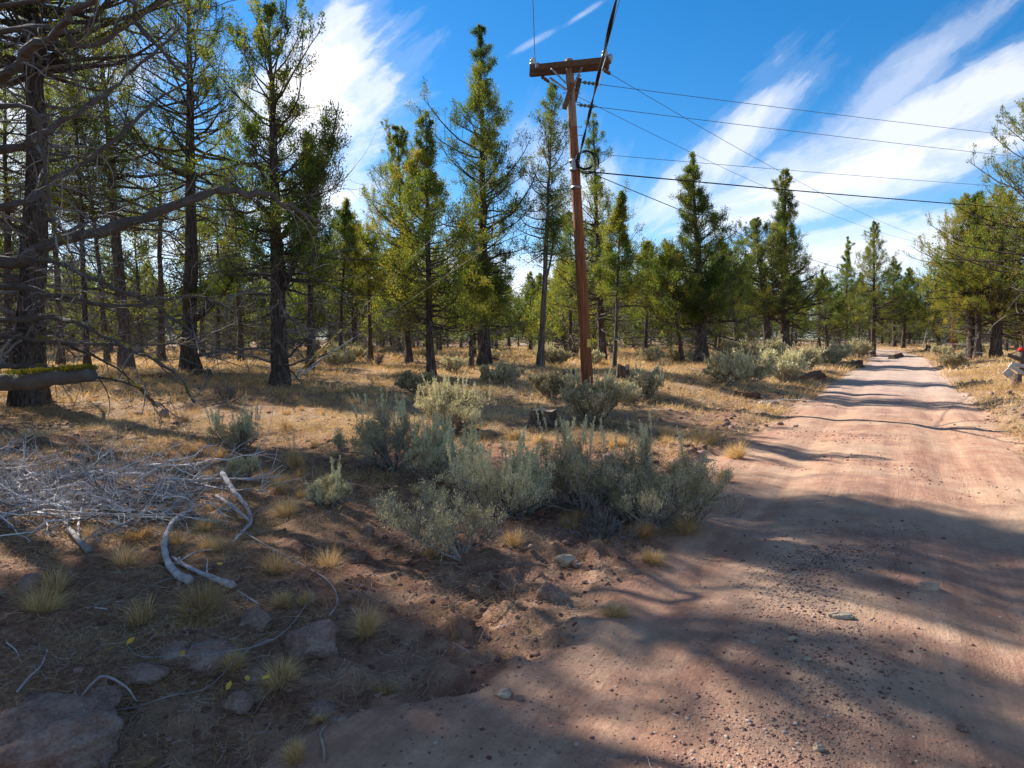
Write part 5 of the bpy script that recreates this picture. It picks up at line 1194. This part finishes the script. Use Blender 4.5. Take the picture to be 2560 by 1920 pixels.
def build_pole():
    base = GD(1270, 842); dep = base.y
    top = AD(1229, 129, dep)
    base_s = base - Vector((0, 0, 0.3))
    root = thing('utility_pole', 'tall reddish-brown wooden utility pole with crossarm in the clearing', 'utility pole', base)
    L = lambda v: Vector(v) - base
    def pp(t): return base.lerp(top, t)
    g = Geo(); ts = np.linspace(0, 0.80, 24); rng = np.random.default_rng(4)
    P = np.array([tuple(L(pp(t))) for t in ts]); P[0, 2] = -0.3
    V, fs = tubes(P[None], np.interp(ts, [0, 1], [0.168, 0.108])[None], 20, 0.03, rng); g.add(V, fs); g.obj('shaft', M_POLE, root, True)
    g = Geo(); ts = np.linspace(0.80, 1.0, 8); P = np.array([tuple(L(pp(t))) for t in ts])
    R = np.interp(ts, [0, 1], [0.168, 0.108]); P = np.concatenate([P, P[-1:] + np.array([[0, 0, 0.03]])]); R = np.append(R, 0.06)
    V, fs = tubes(P[None], R[None], 20, 0.03, rng, True); g.add(V, fs); g.obj('pole_top', M_POLETOP, root, True)
    # crossarm, a little nearer on its right-hand end
    aL = AD(1146, 153, dep + 0.35); aR = AD(1317, 136, dep - 0.75); d = (aR - aL); M = frame_from(d); c = (aL + aR) / 2
    c = c + Vector((0, -0.20, 0)) * 0 ; off = Vector((0, -0.19, 0))
    aL += off; aR += off; c += off
    M = frame_from(d)
    for s in (-1,):
        V, fs = box_geo(L(c), (d.length, 0.12, 0.15), M); g = Geo(); g.add(V, fs); g.obj('crossarm', M_ARM, root)
    off2 = Vector((0, 0.40, 0)); V, fs = box_geo(L(c + off2), (d.length, 0.12, 0.15), M); g = Geo(); g.add(V, fs); g.obj('crossarm', M_ARM, root)
    # steel V braces
    for (x, y) in ((1190, 152), (1258, 146)):
        for o2 in (Vector((0, -0.12, 0)), Vector((0, 0.5, 0))):
            a = AD(x, y, dep - 0.2) + o2; b = pp(0.952 if False else 0.925) + Vector((0.09 if x > 1229 else -0.09, 0, 0)) + o2 * 0.6
            dd_ = b - a; V, fs = box_geo(L((a + b) / 2), (dd_.length, 0.012, 0.05), frame_from(dd_)); g = Geo(); g.add(V, fs); g.obj('brace', M_STEEL, root)
    # pin insulators on both arm ends
    for (x, y, dz, dp) in ((1151, 142, 0, dep + 0.15), (1307, 124, 0, dep - 0.85)):
        a = AD(x, y, dp); g = Geo()
        lathe(g, L(a + Vector((0, 0, -0.05))), L(a + Vector((0, 0, 0.22))), [(0, .03), (.2, .035), (.25, .10), (.42, .095), (.46, .055), (.55, .05), (.6, .085), (.75, .08), (.82, .045), (1, .035)])
        g.obj('insulator', M_PORC, root, True)
        g = Geo(); q = a + Vector((0.12 if x > 1229 else 0.13, -0.1, 0.05)); lathe(g, L(q), L(q + Vector((0, 0, -0.2))), [(0, .02), (.2, .06), (.5, .065), (.8, .05), (1, .02)]); g.obj('insulator', M_STEEL, root, True)
    # drop lead below the right insulator
    g = Geo(); V, fs = polytube([L(AD(1309, 122, dep - .95)), L(AD(1300, 150, dep - 1.0)), L(AD(1292, 195, dep - 1.0))], 0.012, 5, 4, False); g.add(V, fs); g.obj('lead_wire', M_WHITE, root)
    g = Geo(); V, fs = polytube([L(AD(1148, 124, dep)), L(AD(1156, 136, dep)), L(AD(1157, 146, dep))], 0.014, 5, 4, True); g.add(V, fs); g.obj('lead_wire', M_WHITE, root)
    # leaning wooden brackets either side
    for (x1, y1, x2, y2, o2) in ((1252, 170, 1241, 218, 0.1), (1236, 180, 1219, 235, -0.25)):
        a = AD(x1, y1, dep + o2); b = AD(x2, y2, dep + o2); dd_ = b - a; x = dd_.normalized()
        g = Geo(); V, fs = box_geo((0, 0, 0), (dd_.length, 0.09, 0.13), frame_from(dd_)); V = V + np.array(L((a + b) / 2)); g.add(V, fs); g.obj('wooden_bracket', M_ARM, root)
    # bolts through the pole
    for t in (0.955, 0.90, 0.872, 0.80, 0.775):
        g = Geo(); p = pp(t); lathe(g, L(p + Vector((-0.22, -0.05, 0))), L(p + Vector((0.24, -0.05, 0))), [(0, .018), (.06, .018), (.07, .009), (.93, .009), (.94, .018), (1, .018)], 8); g.obj('bolt', M_STEEL, root)
    # strain insulators: strings of small discs
    def strain(a, b, n=4, r=0.05, mat=M_GLASSY):
        g = Geo(); prof = [(0, .012)]
        for i in range(n):
            t0 = 0.12 + 0.76 * i / n; w = 0.76 / n; prof += [(t0, .018), (t0 + w * .35, r), (t0 + w * .65, r * .95), (t0 + w * .95, .018)]
        prof += [(1, .012)]; lathe(g, L(a), L(b), prof, 12); g.obj('strain_insulator', mat, root, True)
    dR = [AD(1262, 178, dep), AD(1304, 183, dep + .12)]
    s1 = (AD(1254, 177, dep), AD(1300, 183, dep + .15)); s2 = (AD(1246, 226, dep), AD(1290, 231, dep + .15))
    strain(*s1); strain(*s2)
    s3 = (AD(1168, 164, dep + .25), AD(1188, 178, dep + 0.7)); s4 = (AD(1303, 150, dep - .75), AD(1319, 160, dep - .2))
    strain(*s3, n=3, mat=M_ARM); strain(*s4, n=3, mat=M_ARM)
    # band clamps at the cable height
    for t in (0.70, 0.675, 0.62):
        g = Geo(); lathe(g, L(pp(t - .004)), L(pp(t + .004)), [(0, .150), (1, .150)], 20); g.obj('clamp_band', M_STEEL, root, True)
    g = Geo(); V, fs = box_geo(L(pp(0.685) + Vector((-0.05, -0.17, 0))), (0.10, 0.06, 0.30)); g.add(V, fs); g.obj('cable_bracket', M_STEEL, root)
    g = Geo(); V, fs = box_geo(L(pp(0.145) + Vector((0.085, -0.155, 0))), (0.10, 0.02, 0.22)); g.add(V, fs); g.obj('yellow_tag', M_YELLOW, root)
    g = Geo(); V, fs = polytube([L(pp(t) + Vector((-0.05 - 0.004 * math.sin(t * 60), -np.interp(t, [0, 1], [0.168, 0.108]) * 0.97, 0))) for t in np.linspace(0.01, 0.9, 40)], 0.006, 5, 2, False); g.add(V, fs); g.obj('ground_wire', M_WIRE, root, True)
    # coil of spare black cable, hung beside the pole
    cc = AD(1264, 347, dep - 0.15); g = Geo()
    for i, (r_, dx, dz) in enumerate([(0.24, 0, 0.03), (0.25, 0.01, 0.02), (0.235, 0.02, 0.0), (0.30, 0.05, -0.05), (0.31, 0.06, -0.06), (0.26, 0, 0.0)]):
        a = np.linspace(0, 2 * np.pi, 37); P = np.stack([np.cos(a) * r_ + dx, 0.02 * np.sin(a * 2 + i) - 0.012 * i, np.sin(a) * r_ * 0.98 + dz], 1)
        V, fs = tubes(P[None], np.full((1, 37), 0.013), 6); g.add(V + np.array(L(cc)), fs)
    ob = g.obj('cable_coil', M_CABLE, None, True); ob.location = base; tag(ob, 'round coil of spare black cable hanging beside the pole', 'cable coil')
    # --- spans to the right
    def right(label, a, x2, y2, r, mat=M_WIRE, sag=0.12, dp=30.5):
        b1 = AD(x2, y2, dp); b = b1 + (b1 - Vector(a)) * 0.9; span(label, a, b, sag, r, mat)
    right('upper thin wire running right from the pole', s1[1], 2212, 289, 0.008)
    right('second thin wire running right from the pole, below the first', s2[1], 2212, 334, 0.008)
    right('third thin wire running right, above the black cable', AD(1258, 330, dep), 2212, 400, 0.007)
    right('thick black cable running right from the coil', AD(1262, 370, dep), 2212, 444, 0.019, M_CABLE, 0.15)
    # --- spans ahead to the far pole
    fp = Vector((0, 0, 0)); d = ray(2058 * S, 748 * S); fy = 66.0; fb = Vector((d.x * fy, fy, Hs(d.x * fy, fy))); ftop = fb + Vector((0, 0, 10.2))
    span('wire from the right arm end receding towards the road bend', s4[1], ftop + Vector((0.8, 0, -0.2)), 0.9, 0.007)
    span('wire from the left arm end receding towards the road bend', s3[1], ftop + Vector((-0.8, 0, -0.2)), 0.9, 0.007)
    span('black cable receding from the coil towards the road bend', AD(1268, 370, dep), ftop + Vector((0, 0, -4.2)), 0.9, 0.012, M_CABLE)
    # --- spans over the camera
    def back(label, a, x2, y2, z, r, mat, **kw):
        dd_ = ray(x2 * S, y2 * S); y = (z - CAMZ) / dd_.z; b1 = Vector((dd_.x * y, y, z)); v = (b1 - Vector(a)); b = Vector(a) + v * (45.0 / v.length); b.z = z; span(label, a, b, 0.0, r, mat, **kw)
    aLft = AD(1156, 138, dep); aRgt = AD(1307, 116, dep - .9)
    back('thin wire from the left arm end overhead', aLft, 1151, 0, aLft.z, 0.009, M_WIRE)
    back('thin wire from the right arm end overhead, beside the black bundle', aRgt, 1338, 0, aRgt.z, 0.009, M_WIRE)
    cst = AD(1250, 345, dep - .15)
    back('thick twisted black cable bundle passing overhead', cst, 1331, 0, cst.z, 0.015, M_CABLE, twist=70)
    # --- guy wires with guards and anchor
    anc = GD(632, 822) + Vector((0, 0, 0.05))
    g1a = AD(1222, 225, dep); g2a = pp(0.61) + Vector((-0.15, 0, 0))
    span('upper steel guy wire from the pole to the anchor', g1a, anc + Vector((0.05, 0, .05)), 0.0, 0.005, M_GUYWIRE, 'guy_wire', 'guy wires')
    span('lower steel guy wire from the pole to the anchor', g2a, anc + Vector((0.08, 0, .02)), 0.0, 0.005, M_GUYWIRE, 'guy_wire', 'guy wires')
    for (A_, lb, mt, t0, t1, r_) in ((g1a, 'yellow plastic guard sleeve on the upper guy wire', M_YELLOW, 0.02, 0.20, 0.03), (g2a, 'faded pale guard sleeve on the lower guy wire', M_GUARD2, 0.06, 0.24, 0.022)):
        a = anc.lerp(A_, t0); b = anc.lerp(A_, t1); g = Geo(); lathe(g, (0, 0, 0), b - a, [(0, r_), (1, r_ * .9)], 10); ob = g.obj('guy_guard', mt, None, True); ob.location = a; tag(ob, lb, 'guy guard', 'guy wire guards')
    root2 = thing('guy_anchor', 'bright metal anchor rods at the foot of the forked juniper', 'anchor', anc)
    for i, (dx, dz, r_) in enumerate(((0.0, 0, .022), (0.06, -.02, .018))):
        e = (g1a if i == 0 else g2a) - anc; e = e.normalized() * (0.75 + .25 * i); g = Geo(); lathe(g, (-e.x * .4, -e.y * .4, -0.25), e + Vector((dx, 0, dz)), [(0, r_), (.6, r_), (.62, r_ * 2), (.72, r_ * 2), (.75, r_), (1, r_)], 8); g.obj('anchor_rod', M_WHITE, root2, True)
    # --- far pole
    root3 = thing('utility_pole', 'distant reddish wooden pole beyond the bend of the road', 'utility pole', fb)
    g = Geo(); V, fs = tubes(np.array([[(0, 0, -.3), (0, 0, 5), (0, 0, 10.2)]]), np.array([[.19, .16, .12]]), 12, 0, None, True); g.add(V, fs); g.obj('shaft', M_POLE, root3, True)
    g = Geo(); V, fs = box_geo((0, -.15, 9.9), (2.4, .12, .14)); g.add(V, fs); g.obj('crossarm', M_ARM, root3)
    g = Geo()
    for x in (-1.05, 1.05): lathe(g, (x, -.15, 9.97), (x, -.15, 10.2), [(0, .03), (.3, .08), (.6, .08), (1, .03)], 8)
    for x, q in ((-1.05, 0), (1.05, 1)):
        gg = Geo(); lathe(gg, (x, -.15, 9.97), (x, -.15, 10.2), [(0, .03), (.3, .08), (.6, .08), (1, .03)], 8); gg.obj('insulator', M_PORC, root3, True)
build_pole()

# ------------------------------------------------------------------ leaning snag, small posts, old fence corner at the right edge
def build_misc():
    rng = np.random.default_rng(55)
    p = GD(1993, 752); a = p; b = AD(2016, 640, p.y)
    root = thing('dead_snag', 'pale bare dead tree trunk leaning right at the road bend', 'dead tree', p)
    g = Geo(); P = [Vector((0, 0, -.1)), (b - a) * .4 + Vector((.1, 0, 0)), (b - a)]; V, fs = polytube(P, [0.075, 0.035], 8, 6, True, .15, rng); g.add(V, fs, .5); g.obj('trunk', M_TWIG, root, True)
    g = Geo(); V, fs = polytube([(b - a) * .2 + Vector((.08, 0, 0)), (b - a) * .35 + Vector((.45, 0, .2)), (b - a) * .55 + Vector((.7, 0, .3))], [0.03, 0.012], 6, 4, True, .15, rng); g.add(V, fs, .5); g.obj('branch', M_TWIG, root, True)
    p = GD(2038, 748); root = thing('marker_post', 'small grey post beside the distant pole', 'post', p)
    g = Geo(); lathe(g, (0, 0, -.1), (0, 0, 1.3), [(0, .05), (.9, .05), (.92, .06), (1, .055)], 8); g.obj('post', M_BOARD, root)
    # collapsed fence corner: leaning post with red top, rail and fallen boards
    P0 = GD(2207, 812); dp = P0.y
    g = Geo(); a = P0 + Vector((0, 0, -.1)); b = AD(2206, 757, dp)
    root = thing('fence_post', 'dark fence post with red painted top at the right edge', 'post', P0)
    V, fs = polytube([a - P0, b - P0], [.12, .10], 10, 2, False, .1, rng); g.add(V, fs); g.obj('post', M_DBOARD, root, True)
    g = Geo(); dv = (b - a).normalized(); V, fs = polytube([b - P0 - dv * .02, b - P0 + dv * .10], [.115, .10], 10, 2, False, .05, rng); g.add(V, fs); g.obj('red_cap', M_RED, root, True)
    def board(label, x1, y1, x2, y2, w, th, mat, d1=0, d2=0):
        A_ = AD(x1, y1, dp - .15 + d1); B_ = AD(x2, y2, dp - .15 + d2); dd_ = B_ - A_; c = (A_ + B_) / 2; c0 = np.array((0, 0, 0))
        import bmesh
        bm = bmesh.new(); bmesh.ops.create_cube(bm, size=1.0); bmesh.ops.scale(bm, vec=(dd_.length, th, w), verts=bm.verts)
        bmesh.ops.subdivide_edges(bm, edges=[e for e in bm.edges if abs((e.verts[0].co - e.verts[1].co).x) > dd_.length * .5], cuts=6)
        for v in bm.verts: v.co += Vector(rng.normal(size=3)) * 0.008
        bmesh.ops.bevel(bm, geom=list(bm.edges), offset=0.008, segments=1, affect='EDGES')
        me = bpy.data.meshes.new('fence_board'); bm.to_mesh(me); bm.free(); me.materials.append(mat)
        ob = bpy.data.objects.new('fence_board', me); COL.objects.link(ob); Mf = frame_from(dd_); ob.matrix_world = Matrix.Translation(c) @ Matrix(Mf.tolist()).to_4x4()
        tag(ob, label, 'board', 'fallen fence boards')
    board('dark rail end jutting left from the red-topped post', 2176, 766, 2240, 790, .14, .08, M_DBOARD)
    board('broad pale board slanting down at the right edge, lowest', 2172, 800, 2200, 824, .28, .05, M_BOARD, -.5, -.6)
    board('pale board lying above the broad slanting one', 2180, 790, 2250, 826, .12, .06, M_BOARD, -.3, -.3)
    board('level grey board on top of the fallen ones', 2184, 787, 2260, 796, .14, .06, M_BOARD, -.2, -.2)
    p = GD(2196, 836); root = thing('fence_post', 'short rotten post stub under the broad pale board', 'post', p)
    g = Geo(); V, fs = polytube([Vector((0, 0, -.1)), Vector((0, 0, .12)), Vector((.02, 0, .42))], [.14, .11], 10, 3, True, .2, rng); g.add(V, fs); g.obj('post', M_DBOARD, root)
build_misc()
